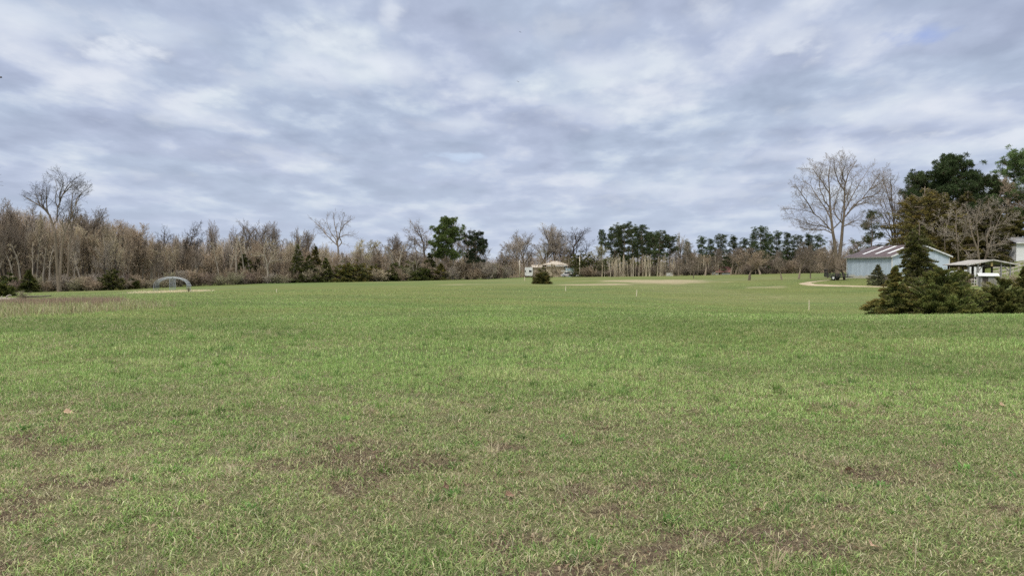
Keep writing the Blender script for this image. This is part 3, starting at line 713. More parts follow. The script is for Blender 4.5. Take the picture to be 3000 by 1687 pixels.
# ------------------------------------------------------------------ guided trees: limbs with real depth
def from_crop(pts, ox, oy, k): return [(ox + a / k, oy + b / k) for a, b in pts]
def P3(px, py, Y): return Vector((X_(px, Y), Y, Z_(py, Y)))
def guided(name, Y, trunk, limbs, r0, r1, label, cat='tree', seed=0, bark='bark_grey', twig='twig_grey', dep=2.5, kidL=2.2, cnt=9, kids=(0, 7, 5, 4), rmin=0.011, lr=0.45, trunkcnt=5, group=None, tcnt_start=0.55, up=0.06, zs=0.95):
    """TRUNK / LIMBS: (column, row) points at distance Y; each limb leans its own way in depth"""
    g = Grow(seed, kids=kids, ratio=(0.5, 0.55, 0.55, 0.5), ang=(48, 46, 46, 46), wob=(0.04, 0.12, 0.18, 0.22, 0.3), up=(0, up, up, up * .6, 0), start=(0.2, 0.2, 0.15, 0.1), rmin=rmin, n=(8, 5, 4, 3, 2))
    b = P3(*trunk[0][0], Y); gzv = g1(b.x, b.y)
    for tr in trunk:
        pts = [P3(a, c, Y + 0.25 * math.sin(i * 1.7)) for i, (a, c) in enumerate(tr)]
        if tr[0] == trunk[0][0]: pts[0].z = gzv - 0.1
        n = len(pts); fine = pts
        rad = [r0 + (r1 - r0) * i / (n - 1) for i in range(n)]
        for i in range(n - 1): g.seg[0].append((pts[i], pts[i + 1], rad[i], rad[i + 1]))
        g.kidsof(pts, rad, kidL, 1, trunkcnt, 1.0, tcnt_start)
    known = []                                    # where wood already is: column, row, distance
    def note(poly):
        for (a0, c0, y0), (a1, c1, y1) in zip(poly, poly[1:]):
            for t in (0, .2, .4, .6, .8, 1): known.append((a0 + (a1 - a0) * t, c0 + (c1 - c0) * t, y0 + (y1 - y0) * t))
    for tr in trunk: note([(a, c, Y + 0.25 * math.sin(i * 1.7)) for i, (a, c) in enumerate(tr)])
    for i, lb in enumerate(limbs):
        dd = g.r.uniform(-1, 1) * dep; n = len(lb)
        k = min(known, key=lambda q: (q[0] - lb[0][0]) ** 2 + (q[1] - lb[0][1]) ** 2)
        poly = [k] + [(a, c, k[2] + dd * j / max(1, n - 1)) for j, (a, c) in enumerate(lb) if j]
        pts = [P3(*q) for q in poly]; note(poly)
        g.limb(pts, lr * r0, max(rmin * 1.5, lr * r0 * 0.22), 1, cnt, kidL, 0.12)
    mt, mc = g.meshes(name)
    off = Vector((b.x, b.y, gzv))
    for m_ in (mt, mc): m_.transform(Matrix.Translation(-off))
    return place_mesh_tree(name, (mt, mc), off, label, cat, group, (1, 1, zs), mats=(bark, twig))

C = lambda pts: from_crop(pts, 2280, 430, 3.533)
guided('bare_tree', 106, [C([(612, 1385), (600, 1140), (575, 950), (560, 860), (540, 700), (530, 600), (520, 400), (508, 250), (530, 95)]),
                          C([(612, 1385), (630, 1140), (650, 950), (660, 800), (675, 650), (675, 500), (680, 350), (715, 220), (795, 85)])],
       [C(x) for x in ([(562, 865), (500, 790), (420, 700), (350, 650), (270, 625), (120, 600)], [(520, 825), (440, 785), (340, 780), (240, 740), (95, 690)],
        [(545, 740), (480, 600), (400, 480), (330, 360), (240, 290)], [(370, 660), (300, 545), (230, 440), (165, 345)], [(525, 450), (450, 320), (390, 240), (340, 170)],
        [(680, 700), (760, 580), (860, 500), (930, 400), (990, 300), (1060, 205)], [(672, 640), (740, 500), (830, 330), (930, 160)], [(668, 800), (760, 745), (860, 730), (940, 760)],
        [(650, 760), (570, 640), (590, 500), (640, 350), (615, 90)], [(676, 420), (610, 310), (570, 200), (560, 90)], [(580, 830), (640, 740), (655, 600), (720, 430), (770, 250)],
        [(860, 500), (960, 470), (1050, 420)], [(535, 620), (470, 520), (430, 420), (420, 280), (430, 160)], [(690, 330), (650, 220), (690, 90)], [(930, 400), (1000, 360), (1075, 290)],
        [(700, 670), (800, 560), (900, 540), (980, 560)], [(560, 870), (470, 830), (330, 830), (210, 800)])],
       0.27, 0.03, 'huge leafless double-trunked tree with a wide round crown, standing beside the blue metal barn', 'tree', 11, 'bark_grey', 'twig_dark', 3.5, 2.4, 13, (0, 8, 7, 7), 0.0075, 0.36, 10)
C = lambda pts: from_crop(pts, 0, 450, 2.842)
guided('bare_tree', 133, [C([(487, 1145), (482, 1010), (470, 800), (463, 640), (440, 545), (420, 480), (385, 435), (345, 400), (270, 355), (212, 318)])],
       [C(x) for x in ([(412, 470), (398, 390), (400, 300), (398, 235)], [(445, 560), (480, 530), (490, 420), (470, 360), (490, 250), (470, 170)], [(490, 420), (520, 330), (560, 250), (600, 190), (640, 185)],
        [(345, 400), (330, 350), (300, 300)], [(500, 370), (510, 290), (540, 200), (500, 145)], [(385, 435), (360, 390), (355, 320), (340, 280)], [(530, 300), (590, 240), (655, 200)])],
       0.29, 0.05, 'tallest leafless tree of the wood, pale straight trunk and one long limb reaching out sideways', 'tree', 12, 'bark_grey', 'bark_dark', 2.5, 3.0, 9, (0, 8, 7, 6), 0.0085, 0.40, 4)
guided('bare_tree', 134.5, [C([(505, 1145), (503, 1010), (518, 760), (545, 620), (575, 560), (612, 470), (640, 390), (690, 285)])],
       [C(x) for x in ([(545, 620), (525, 560), (545, 480), (530, 440)], [(612, 470), (605, 380), (615, 290), (640, 255)], [(640, 390), (660, 320), (700, 270)], [(575, 560), (590, 470), (570, 420)])],
       0.20, 0.04, 'leafless dark-limbed tree growing tight beside the pale trunk of the tallest tree', 'tree', 13, 'bark_grey', 'bark_dark', 2, 2.6, 8, (0, 8, 7, 6), 0.0095, 0.5, 4)
guided('bare_tree', 136, [C([(560, 1145), (565, 1000), (578, 820), (588, 690), (600, 600), (625, 500), (640, 420)])],
       [C(x) for x in ([(590, 640), (620, 560), (650, 500)], [(600, 600), (590, 520), (600, 450)])],
       0.18, 0.05, 'leafless tree with a knotted mid-trunk, third of the close-set trunks beneath the tallest crown', 'tree', 14, 'bark_grey', 'twig_brown', 2, 2.4, 8, (0, 8, 7, 6), 0.0095, 0.5, 4)
C = lambda pts: from_crop(pts, 500, 550, 4.14)
guided('bare_tree', 187, [C([(2018, 1150), (2022, 900), (2035, 740), (2025, 640), (2018, 520), (1990, 400), (1978, 262)])],
       [C(x) for x in ([(2030, 700), (2005, 600), (1940, 500), (1900, 380), (1912, 280)], [(2028, 690), (1960, 615), (1870, 520), (1800, 430), (1738, 365)], [(2032, 630), (2060, 500), (2080, 380), (2115, 280)],
        [(2060, 500), (2110, 410), (2185, 350)], [(2040, 690), (2078, 640), (2052, 575), (2110, 545), (2165, 540), (2205, 565)], [(1900, 540), (1860, 470), (1780, 400)])],
       0.27, 0.05, 'lone leafless tree with a thin open fan crown rising above the low brush', 'tree', 15, 'bark_grey', 'twig_dark', 2.5, 2.4, 8, (0, 8, 6, 6), 0.0095, 0.5, 5)
C = lambda pts: from_crop(pts, 2400, 690, 8.587)
guided('leaning_tree', 100.5, [C([(640, 1130), (600, 950), (560, 880), (450, 820), (340, 700), (200, 590), (90, 430)])],
       [C(x) for x in ([(560, 880), (500, 700), (430, 600)], [(600, 930), (560, 760), (520, 690)], [(340, 700), (180, 640), (60, 600)], [(450, 820), (330, 760), (200, 740)], [(200, 590), (120, 520), (0, 470)], [(250, 620), (260, 470), (200, 350)], [(340, 700), (350, 560), (300, 430)])],
       0.16, 0.03, 'small leafless tree leaning over the black utility trailer beside the barn', 'tree', 16, 'bark_grey', 'twig_brown', 1.5, 1.5, 8, (0, 6, 5, 3), 0.008, 0.5, 6)
# a tree just outside the frame, whose branch tips reach in
g = Grow(17, kids=(0, 3, 3, 3), ratio=(0.5, 0.55, 0.6, 0.5), ang=(40, 38, 42, 46), rmin=0.006, maxlev=4, up=(0, 0.02, 0.02, 0.01, 0), n=(8, 5, 4, 3, 2))
def Q3(px, py, Y=30.0): return P3(px, py, Y)
b = Q3(-330, 900); b.z = g1(b.x, b.y)
tp = [b, Q3(-325, 650), Q3(-335, 350), Q3(-320, 50), Q3(-300, -250)]
for i in range(4): g.seg[0].append((tp[i], tp[i + 1], 0.24 - i * .04, 0.20 - i * .04))
g.limb([tp[2], Q3(-230, 262, 29.5), Q3(-100, 236, 29.2), Q3(14, 231, 29)], 0.07, 0.028, 1, 0)
g.seg[1].append((Q3(-100, 236, 29.2), Q3(3, 240, 29), 0.016, 0.008))
g.limb([tp[1], Q3(-230, 575, 30.5), Q3(-130, 540, 31), Q3(-40, 530, 31)], 0.06, 0.014, 1, 0)
for y_, x1 in ((492, 6), (502, 5), (512, 9), (523, 5), (533, 14), (546, 15)):
    g.limb([Q3(-130, 540, 31), Q3(-75, 534 + (y_ - 520) * .3, 31), Q3(-20, 524 + (y_ - 520) * .7, 31), Q3(x1, y_, 31)], 0.010, 0.004, 2, 0)
g.limb([tp[3], Q3(-260, -40, 30), Q3(-160, -120, 30)], 0.08, 0.02, 1, 6, 1.2)
mt, mc = g.meshes('edge_tree')
for m_ in (mt, mc): m_.transform(Matrix.Translation(-b))
place_mesh_tree('bare_tree', (mt, mc), b, 'leafless tree at the frame edge, only bare twig tips and one dark branch end showing', 'tree', mats=('bark_dark', 'bark_dark'))

# ------------------------------------------------------------------ rows of bare trees
WOOD = 'trees of the brown wood'
def near(px): # distance of the wood's edge
    return float(np.interp(px, [-300, 150, 330, 500, 800, 1250, 1500], [126, 137, 140, 156, 168, 187, 192]))
named = [  # px, dY, top, width, kind, bark, twig, label
 (20, 8, 578, 120, 'vase', 'bark_dark', 'twig_grey', 'grey leafless tree with upright forked crown at the wood end, clear of the tallest tree'),
 (75, 12, 592, 90, 'tall', 'bark_dark', 'twig_grey', 'thin grey leafless tree between the forked end tree and the tallest tree'),
 (262, 10, 598, 110, 'vase', 'bark_dark', 'twig_grey', 'grey leafless tree whose fan crown shows just beside the tallest tree'),
 (232, 16, 625, 80, 'tall', 'bark_grey', 'twig_grey', 'slender leafless tree behind the three close-set trunks'),
 (335, 12, 640, 90, 'tall', 'bark_grey', 'twig_brown', 'brown leafless tree where the tall wood begins to step down'),
 (395, 10, 650, 90, 'brush', 'bark_grey', 'twig_brown', 'bushy brown leafless tree low on the shoulder of the tall wood'),
 (480, 18, 655, 70, 'oak', 'bark_dark', 'bark_dark', 'dark crooked leafless tree just before the spreading dark oak'),
 (548, 16, 645, 88, 'oak', 'bark_dark', 'bark_dark', 'spreading dark leafless oak above the hoop frame'),
 (615, 18, 641, 56, 'vase', 'bark_dark', 'twig_grey', 'slim grey leafless tree next to the spreading dark oak'),
 (690, 16, 655, 70, 'vase', 'bark_grey', 'twig_grey', 'grey leafless tree in the dip before the round double crown'),
 (742, 14, 645, 80, 'vase', 'bark_dark', 'twig_grey', 'leafless tree forming the first half of the round double crown'),
 (765, 18, 641, 90, 'oak', 'bark_dark', 'twig_grey', 'dense leafless tree at the top of the round double crown'),
 (808, 16, 645, 80, 'vase', 'bark_dark', 'twig_grey', 'leafless tree forming the outer half of the round double crown'),
 (884, 14, 662, 62, 'vase', 'bark_grey', 'twig_grey', 'upright leafless tree behind the tall narrow cedars'),
 (922, 14, 668, 70, 'vase', 'bark_grey', 'twig_grey', 'leafless tree leaning toward the lone open-crowned tree'),
 (1060, 20, 697, 80, 'brush', 'bark_dark', 'twig_yellow', 'pale yellow budding tree over the low brush'),
 (1095, 24, 702, 70, 'brush', 'bark_grey', 'twig_yellow', 'second pale yellow budding tree, fainter and farther off'),
 (1180, 16, 680, 90, 'vase', 'bark_grey', 'twig_grey', 'grey leafless tree with fine domed crown before the big pine'),
 (1152, 18, 692, 60, 'tall', 'bark_grey', 'twig_grey', 'small grey leafless tree on the flank of the fine domed tree'),
 (1250, 20, 638, 110, 'oak', 'bark_dark', 'twig_grey', 'big grey leafless oak half hidden behind the big green pine'),
 (1318, 24, 637, 60, 'vase', 'bark_grey', 'twig_grey', 'faint leafless crown showing over the top of the big green pine'),
 (1385, 14, 662, 85, 'vase', 'bark_grey', 'twig_grey', 'grey leafless tree behind the small black pine'),
 (1422, 16, 700, 50, 'brush', 'bark_grey', 'twig_grey', 'low leafless tree in the gap after the small black pine'),
 (1475, 8, 712, 70, 'brush', 'bark_grey', 'twig_grey', 'low grey leafless tree at the start of the farmhouse trees'),
 (1512, 40, 690, 70, 'vase', 'bark_grey', 'twig_grey', 'grey leafless tree on the near flank of the farmhouse group'),
 (1540, 44, 672, 90, 'vase', 'bark_grey', 'twig_grey', 'tall grey leafless tree of the farmhouse group, outer side'),
 (1585, 46, 652, 105, 'vase', 'bark_grey', 'twig_grey', 'highest grey leafless tree, right above the farmhouse roof'),
 (1622, 46, 655, 80, 'vase', 'bark_grey', 'twig_grey', 'grey leafless tree touching the highest one over the farmhouse'),
 (1684, 44, 661, 125, 'oak', 'bark_dark', 'bark_dark', 'broad dark leafless oak with heavy limbs beside the farmhouse'),
 (1648, 42, 690, 60, 'vase', 'bark_dark', 'twig_grey', 'smaller leafless tree between the farmhouse crowns and the broad dark oak'),
 (1742, 14, 718, 80, 'brush', 'bark_pale', 'twig_olive', 'rounded olive-brown tree with pale forked stem beside the pine grove'),
 (1988, 26, 680, 62, 'vase', 'bark_grey', 'twig_tan', 'tan leafless tree standing between the two pine groves'),
 (2022, 20, 712, 40, 'tall', 'bark_grey', 'twig_grey', 'thin grey leafless tree at the edge of the far pine row'),
]
for px, dY, top, w, kd, bk, tw, lab in named:
    i = named.index((px, dY, top, w, kd, bk, tw, lab))
    if 1480 < px < 1700: Y = 192 + dY
    else: Y = near(px) + dY
    place_tree(PR[kd][i % len(PR[kd])], px, Y, top, w * 1.25, 'bare_tree', lab, 'tree', None, 'bark_dark' if px > 1480 else bk, {'twig_grey': 'twig_dark'}.get(tw, tw) if px < 1480 else tw)
# the mass of the wood
def rowtree(px, dY, top, w, kd, bk, tw, lab, grp, name='bare_tree', cat='tree'):
    return place_tree(rnd.choice(PR[kd]), px, near(px) + dY, top, w, name, lab, cat, grp, bk, tw)
tops = lambda px: float(np.interp(px, [-200, 0, 60, 120, 300, 380, 440, 500, 700, 860, 1000, 1200, 1350, 1480], [600, 610, 600, 618, 632, 646, 676, 680, 676, 686, 712, 714, 726, 736]))
zones = [(-170, 330, 64, 'leafless brown tree in the dense tall wood round the tallest pale-trunked tree', 'trees of the tall brown wood'),
         (330, 700, 46, 'leafless brown tree in the wood behind the hoop frame', 'trees behind the hoop frame'),
         (700, 1010, 34, 'leafless brown tree in the wood behind the dark cedars', 'trees behind the dark cedars'),
         (1010, 1500, 44, 'leafless grey-brown tree in the low wood about the big green pine', 'trees about the big pine')]
for a, b_, n, lab, grp in zones:
    for k in range(n):
        px = a + (b_ - a) * (k + rnd.random()) / n
        d = rnd.choice((1, 4, 8, 13)) + rnd.random() * 3
        kd = rnd.choice(('oak', 'brush', 'vase', 'pole', 'vase')) if px < 1010 else rnd.choice(('brush', 'vase', 'tall', 'brush'))
        t = tops(px) + rnd.uniform(0, 42) + (26 if d < 4 else 0)
        rowtree(px, d, t, rnd.uniform(44, 84) * (0.55 if kd == 'pole' else 1) * (150 / near(px)), kd, rnd.choice(('bark_grey', 'bark_grey', 'bark_pale', 'bark_dark')), rnd.choice(('twig_brown', 'twig_brown', 'twig_grey', 'twig_brown', 'twig_dark', 'twig_tan')) , lab, grp)
# pale straight poles and forked pale trees at the edge
for px, h in ((95, 150), (104, 160), (126, 130), (142, 140), (62, 140), (40, 120), (300, 120), (240, 120), (690, 150), (720, 150), (736, 140), (856, 150), (1155, 120), (1166, 125), (1318, 130), (1378, 120), (1394, 125), (645, 130), (665, 120)):
    rowtree(px, -0.5 + rnd.random() * 2, (853 if px < 400 else 838) - h, 36, 'pole', 'bark_pale', 'twig_tan', 'thin pale-stemmed leafless tree standing at the edge of the brown wood', 'pale-stemmed trees at the wood edge', 'slender_tree')
guided('bare_tree', 165, [from_crop([(1180, 1110), (1175, 990), (1165, 880), (1135, 780), (1140, 670)], 500, 550, 4.14)], [from_crop(x, 500, 550, 4.14) for x in ([(1180, 960), (1215, 850), (1270, 780), (1330, 740)], [(1176, 1010), (1150, 960), (1138, 880), (1115, 790)], [(1140, 790), (1060, 815), (1010, 810)], [(1200, 900), (1270, 860), (1380, 855)], [(1140, 700), (1180, 660), (1240, 640)])],
       0.22, 0.08, 'pale bleached forked tree leaning out of the brown wood edge', 'tree', 18, 'bark_pale', 'twig_tan', 2, 1.8, 7, (0, 7, 6, 5), 0.010, 0.6, 4)
guided('bare_tree', 183, [from_crop([(1120, 1130), (1130, 1000), (1140, 900), (1180, 780), (1200, 650)], 1000, 600, 5.152)], [from_crop(x, 1000, 600, 5.152) for x in ([(1122, 1110), (1105, 1040), (1090, 940), (1065, 850)], [(1140, 900), (1120, 800), (1100, 700)], [(1140, 950), (1190, 930), (1240, 945)])],
       0.17, 0.06, 'pale V-shaped leafless tree in front of the dark spruce', 'tree', 19, 'bark_pale', 'twig_grey', 2, 1.8, 6, (0, 7, 6, 5), 0.010, 0.7, 4)
# brush along the edge of the wood
for k in range(95):
    px = -90 + 1580 * (k + rnd.random()) / 95
    base = 785 + (CAMZ - g1(X_(px, near(px)), near(px))) * F / near(px)
    place_shrub(rnd.choice(SH), px, near(px) - rnd.uniform(0, 3.5), base - rnd.uniform(22, 58), rnd.uniform(50, 95), 'leafless brown shrub in the brush along the edge of the wood', 'shrubs along the wood edge', rnd.choice(('twig_brown', 'twig_brown', 'twig_olive', 'twig_grey', 'twig_red', 'twig_tan')))
# willow-like pale shrub trees over the farmhouse
for px, Y, top, w, tw, lab in ((1590, 238, 706, 118, 'twig_olive', 'wide pale olive weeping tree rising right behind the farmhouse'), (1548, 236, 735, 80, 'twig_grey', 'grey twiggy tree over the white camper'), (1655, 238, 728, 90, 'twig_brown', 'brown twiggy tree over the blue lean-to'),
                               (1500, 205, 748, 80, 'twig_brown', 'brown brushy tree before the white camper'), (1618, 213, 772, 46, 'twig_tan', 'small tan shrub tree against the farmhouse wall'), (1640, 206, 790, 40, 'twig_brown', 'brown rounded shrub before the parked car'), (1575, 207, 785, 34, 'twig_brown', 'dark thin-stemmed shrub between camper and farmhouse')):
    place_tree(PR['brush'][int(px) % 4], px, Y, top, w, 'twiggy_tree', lab, 'tree', None, 'bark_grey', tw)
# tan saplings under the pine groves
for k in range(120):
    px = rnd.choice((rnd.gauss(1808, 18), rnd.gauss(1925, 32), rnd.uniform(1785, 1990))) if k < 100 else rnd.uniform(1990, 2110)
    Y = 194 + rnd.random() * 7; pr = rnd.choice(PR['stem'])
    base = HY + (CAMZ - g1(X_(px, Y), Y)) * F / Y; top = rnd.uniform(742, 776)
    place_tree(pr, px, Y, top, (base - top) * pr['w'] * 1.25, 'sapling', 'thin tan leafless stalk-like sapling in the thicket under the pine grove', 'sapling', 'tan saplings under the pines', rnd.choice(('stalk', 'stalk', 'twig_tan')), 'twig_tan')
for k in range(46):
    px = 1975 + 520 * (k + rnd.random()) / 46
    if k % 4 == 3: continue
    if 2098 < px < 2128: px += 40
    place_tree(rnd.choice(PR['brush'] + PR['tall']), px, rnd.uniform(184, 206), rnd.uniform(722, 762), rnd.uniform(40, 75), 'bare_tree', 'leafless brown tree in the low row beneath the far pines', 'tree', 'low trees beneath the far pines', 'bark_grey', rnd.choice(('twig_dark', 'twig_dark', 'twig_brown')))
for k in range(30):
    px = 1690 + 800 * (k + rnd.random()) / 30
    if 2075 < px < 2160: px += 85
    Y = 200 - 15 * (px - 1690) / 800 + rnd.uniform(-2, 3)
    base = HY + (CAMZ - g1(X_(px, Y), Y)) * F / Y
    place_shrub(rnd.choice(SH), px, Y, base - rnd.uniform(18, 45), rnd.uniform(45, 80), 'leafless brown shrub in the brush beneath the far pines', 'shrubs beneath the far pines', rnd.choice(('twig_brown', 'twig_dark', 'twig_dark')))
# lawn trees on the rise
for i, (px, top, w, base, kd, lab) in enumerate(((2032, 742, 62, 815, 'brush', 'small dark leafless lawn tree by itself before the red roofed shed'), (2195, 728, 84, 827, 'vase', 'forked leafless lawn tree with a pale stout trunk, alone on the rise'),
        (2290, 742, 66, 831, 'vase', 'low leafless lawn tree, first of the three before the dirt track'), (2340, 716, 78, 822, 'vase', 'leafless lawn tree in the middle of the three before the dirt track'), (2374, 706, 92, 822, 'brush', 'leafless lawn tree of the three closest to the black trailer'),
        (2425, 700, 110, 812, 'brush', 'wide reddish leafless tree behind the black trailer'))):
    Y = (150, 118, 112, 124, 126, 138)[i]
    place_tree(PR[kd][(i + 1) % 4], px, Y, top, w, 'lawn_tree', lab, 'tree', None, 'bark_grey', 'twig_dark' if i != 1 else 'twig_brown')
# bare trees about the barn and shelter
for i, (px, Y, top, w, kd, bk, tw, lab) in enumerate(((2618, 124, 486, 165, 'oak', 'bark_dark', 'twig_dark', 'second big leafless tree with crooked limbs, partly behind the bronze cedar'), (2660, 138, 505, 120, 'vase', 'bark_grey', 'twig_grey', 'faint leafless crown behind the dark pine'),
        (2940, 128, 512, 150, 'brush', 'bark_grey', 'twig_brown', 'dense brown leafless tree under the white pine'), (3030, 130, 540, 150, 'brush', 'bark_grey', 'twig_brown', 'brown leafless tree cut by the frame edge above the white house'),
        (2500, 150, 690, 110, 'brush', 'bark_grey', 'twig_red', 'low reddish leafless tree behind the barn corner'))):
    place_tree(PR[kd][(i * 3 + 1) % 4], px, Y, top, w, 'bare_tree', lab, 'tree', None, bk, tw)

C = lambda pts: from_crop(pts, 2600, 400, 3.6225)
gp = dict(bark='bark_grey', twig='twig_grey', dep=1.5, kidL=1.7, cnt=9, kids=(0, 8, 6, 5), rmin=0.009, lr=0.6, trunkcnt=7, tcnt_start=0.35)
guided('bare_tree', 109, [C([(612, 1400), (608, 1220), (600, 1050), (585, 950), (545, 850), (520, 790)])], [C(x) for x in ([(600, 1100), (500, 1000), (430, 930), (370, 890)], [(590, 980), (640, 880), (650, 800)])], 0.085, 0.03, label='thin pale leafless tree against the cedars, next to the barn gable', seed=21, **gp)
guided('bare_tree', 108, [C([(757, 1420), (752, 1330), (745, 1200), (735, 1110), (715, 900), (725, 740), (700, 680)])], [C(x) for x in ([(745, 1150), (790, 1080), (820, 1000), (850, 820), (850, 720)], [(740, 1110), (680, 1050), (600, 1000)], [(820, 1000), (900, 900), (930, 800)], [(755, 1130), (850, 1230), (900, 1290)])], 0.125, 0.04, label='pale forked leafless tree against the cedars behind the shelter roof', seed=22, **gp)
guided('bare_tree', 107, [C([(990, 1420), (970, 1310), (955, 1200), (900, 1050), (865, 920), (870, 850), (840, 760), (800, 700)])], [C(x) for x in ([(958, 1200), (955, 1050), (930, 870), (960, 760), (975, 640)], [(880, 970), (820, 900), (780, 820)], [(935, 900), (1000, 820), (1020, 740)])], 0.155, 0.04, label='stout pale leafless tree with two leaning stems behind the shelter peak', seed=23, **gp)
guided('bare_tree', 107.5, [C([(1010, 1420), (1030, 1310), (1060, 1190), (1045, 1050), (1090, 940), (1075, 800), (1060, 720)])], [C(x) for x in ([(1060, 1190), (1090, 1100), (1130, 960), (1190, 810), (1240, 720)], [(1080, 860), (1150, 720), (1140, 660)], [(1060, 1150), (1180, 1120), (1290, 1080)], [(1150, 920), (1250, 880), (1330, 800)], [(1050, 1280), (1090, 1220), (1075, 1160)])], 0.17, 0.04, label='pale leafless tree with wide limbs between the shelter and the white house', seed=24, **gp)

# the far wood behind, which reads as one brown mass
segs = []
def wood_band(px0, px1, ya, yb, topf, base, n):
    for k in range(n):
        px = rnd.uniform(px0, px1); Y = near(min(px, 1500)) + rnd.uniform(ya, yb); x = X_(px, Y)
        z0 = base; zt = Z_(topf(px) + rnd.uniform(6, 26), Y)
        if rnd.random() < 0.10:
            r = rnd.uniform(0.05, 0.12); h = z0 + (zt - z0) * rnd.uniform(.55, 1)
            segs.append((Vector((x, Y, z0)), Vector((x + rnd.gauss(0, .5), Y, h)), r, r * .3)); continue
        z = z0 + (zt - z0) * rnd.random() ** 0.9; L = rnd.uniform(0.8, 2.2)
        d = Vector((rnd.gauss(0, .6), rnd.gauss(0, .6), rnd.gauss(.7, .4))).normalized()
        p = Vector((x, Y, z)); segs.append((p, p + d * L, rnd.uniform(.014, .03), .009))
wood_band(-260, 420, 18, 48, lambda p: tops(p) + 12, -3.5, 42000)
wood_band(420, 1520, 20, 60, lambda p: tops(p) + 22, -3.0, 46000)
wood_band(1500, 2620, 30, 75, lambda p: float(np.interp(p, [1500, 1750, 2300, 2600], [742, 742, 728, 715])), -2.5, 30000)
V, Q = prisms(segs, 3)
tag(link('woods', mesh_np('woods', V, Q, smooth=True), M['twig_brown']), 'brown leafless wood behind the field edge', 'woods', kind='stuff')

# ------------------------------------------------------------------ evergreens
PI = [pine(30 + i, (0.46, 0.40, 0.52, 0.36, 0.44)[i], 0.20 + .03 * (i % 3), 12, 46, True, .42, 16.0, 0.44, .3) for i in range(5)]
PF = [pine(40 + i, (0.14, 0.22, 0.10, 0.18)[i], 0.18 + .03 * (i % 3), 20, 36, i % 2 == 0, .4, 16.0, 0.46, .3) for i in range(4)]
for i, (px, Y, top, w, lab) in enumerate((
        (1763, 206, 676, 34, 'narrow broken-topped pine standing clear at the near end of the pine grove'), (1800, 212, 668, 66, 'pine at the front shoulder of the tall pine grove'), (1828, 208, 660, 72, 'tallest pine of the grove with a full dark crown'),
        (1852, 216, 668, 64, 'pine just behind the tallest of the grove'), (1880, 208, 664, 70, 'second tallest pine of the grove, flat dark crown'), (1905, 218, 682, 60, 'pine in the middle of the grove set back from the rest'), (1932, 209, 679, 66, 'bushy pine near the far side of the grove'), (1962, 212, 694, 58, 'last and lowest pine of the grove beside the tan tree'), (1815, 224, 684, 62, 'pine at the back of the grove between the front shoulder and the tallest'), (1868, 226, 680, 62, 'pine at the back of the grove seen between the two tallest'), (1918, 226, 690, 60, 'pine at the back of the grove toward its far side'))):
    pr = PI[i % 5]; x = X_(px, Y); z = g1(x, Y) - .05; h = (Z_(top, Y) - z) / 16.0; ww = w * Y / F / (16 * .42)
    place_mesh_tree('pine_tree', pr, (x, Y, z), lab, 'pine tree', 'pines of the tall grove', (ww, ww, h), rnd.uniform(0, 6.28), ('bark_pine', 'needle'))
for i, (px, Y, top, w) in enumerate(((2012, 222, 706, 40), (2055, 214, 695, 50), (2080, 222, 702, 48), (2112, 214, 690, 56), (2148, 216, 692, 52), (2180, 222, 700, 50), (2205, 216, 686, 50), (2228, 212, 668, 62), (2252, 222, 684, 50), (2275, 214, 680, 54), (2305, 220, 684, 54), (2335, 216, 692, 50), (2368, 222, 686, 56), (2400, 216, 690, 56))):
    pr = PF[(i * 3 + 1) % 4]; x = X_(px, Y); z = g1(x, Y) - .05; h = (Z_(top, Y) - z) / 16.0; ww = w * Y / F / (16 * .42)
    place_mesh_tree('pine_tree', pr, (x, Y, z), 'dark pine in the far row behind the low leafless trees', 'pine tree', 'pines of the far row', (ww * 1.15, ww * 1.15, h), rnd.uniform(0, 6.28), ('bark_pine', 'needle'))
def one_pine(px, Y, top, seed, lab, **kw):
    x = X_(px, Y); z = g1(x, Y) - .05; H = (Z_(top, Y) - z) * .96
    return place_mesh_tree('pine_tree', pine(seed, H=H, **kw), (x, Y, z), lab, 'pine tree', mats=('bark_pine', 'needle'))
one_pine(1308, 186, 641, 51, 'big dense green pine rising above the low wood', crown0=.34, width=.33, nwh=17, cl=75, irregular=.2, needle=.46, gap=.05, col=(0.092, 0.122, 0.038))
one_pine(1394, 188, 676, 52, 'small black pine with ragged open crown beside the big green pine', crown0=.36, width=.36, nwh=11, cl=50, irregular=.35, needle=.44, gap=.4, col=(0.046, 0.06, 0.03))
one_pine(2788, 128, 452, 53, 'great dark pine with clumped crown above the bronze cedars', crown0=.42, width=.38, nwh=24, cl=95, flat=False, irregular=.18, needle=.46, gap=0, col=(0.066, 0.090, 0.036))
one_pine(2712, 132, 505, 57, 'dark pine forming the lower shoulder of the great dark pine', crown0=.42, width=.30, nwh=18, cl=80, irregular=.22, needle=.42, gap=.2, col=(0.066, 0.090, 0.036))
one_pine(2876, 132, 515, 58, 'dark ragged pine between the great pine and the white pine', crown0=.3, width=.32, nwh=22, cl=85, irregular=.22, needle=.40, gap=.3, col=(0.066, 0.090, 0.036))
one_pine(3010, 129, 442, 54, 'soft green white pine with feathery top at the frame edge', crown0=.40, width=.40, nwh=22, cl=80, irregular=.25, needle=.40, gap=.1, col=(0.11, 0.145, 0.055))
one_pine(2553, 124, 606, 55, 'loose yellow-green pine behind the barn roof', crown0=.2, width=.30, nwh=12, cl=30, flat=False, irregular=.35, needle=.36, gap=.4, col=(0.075, 0.085, 0.036))

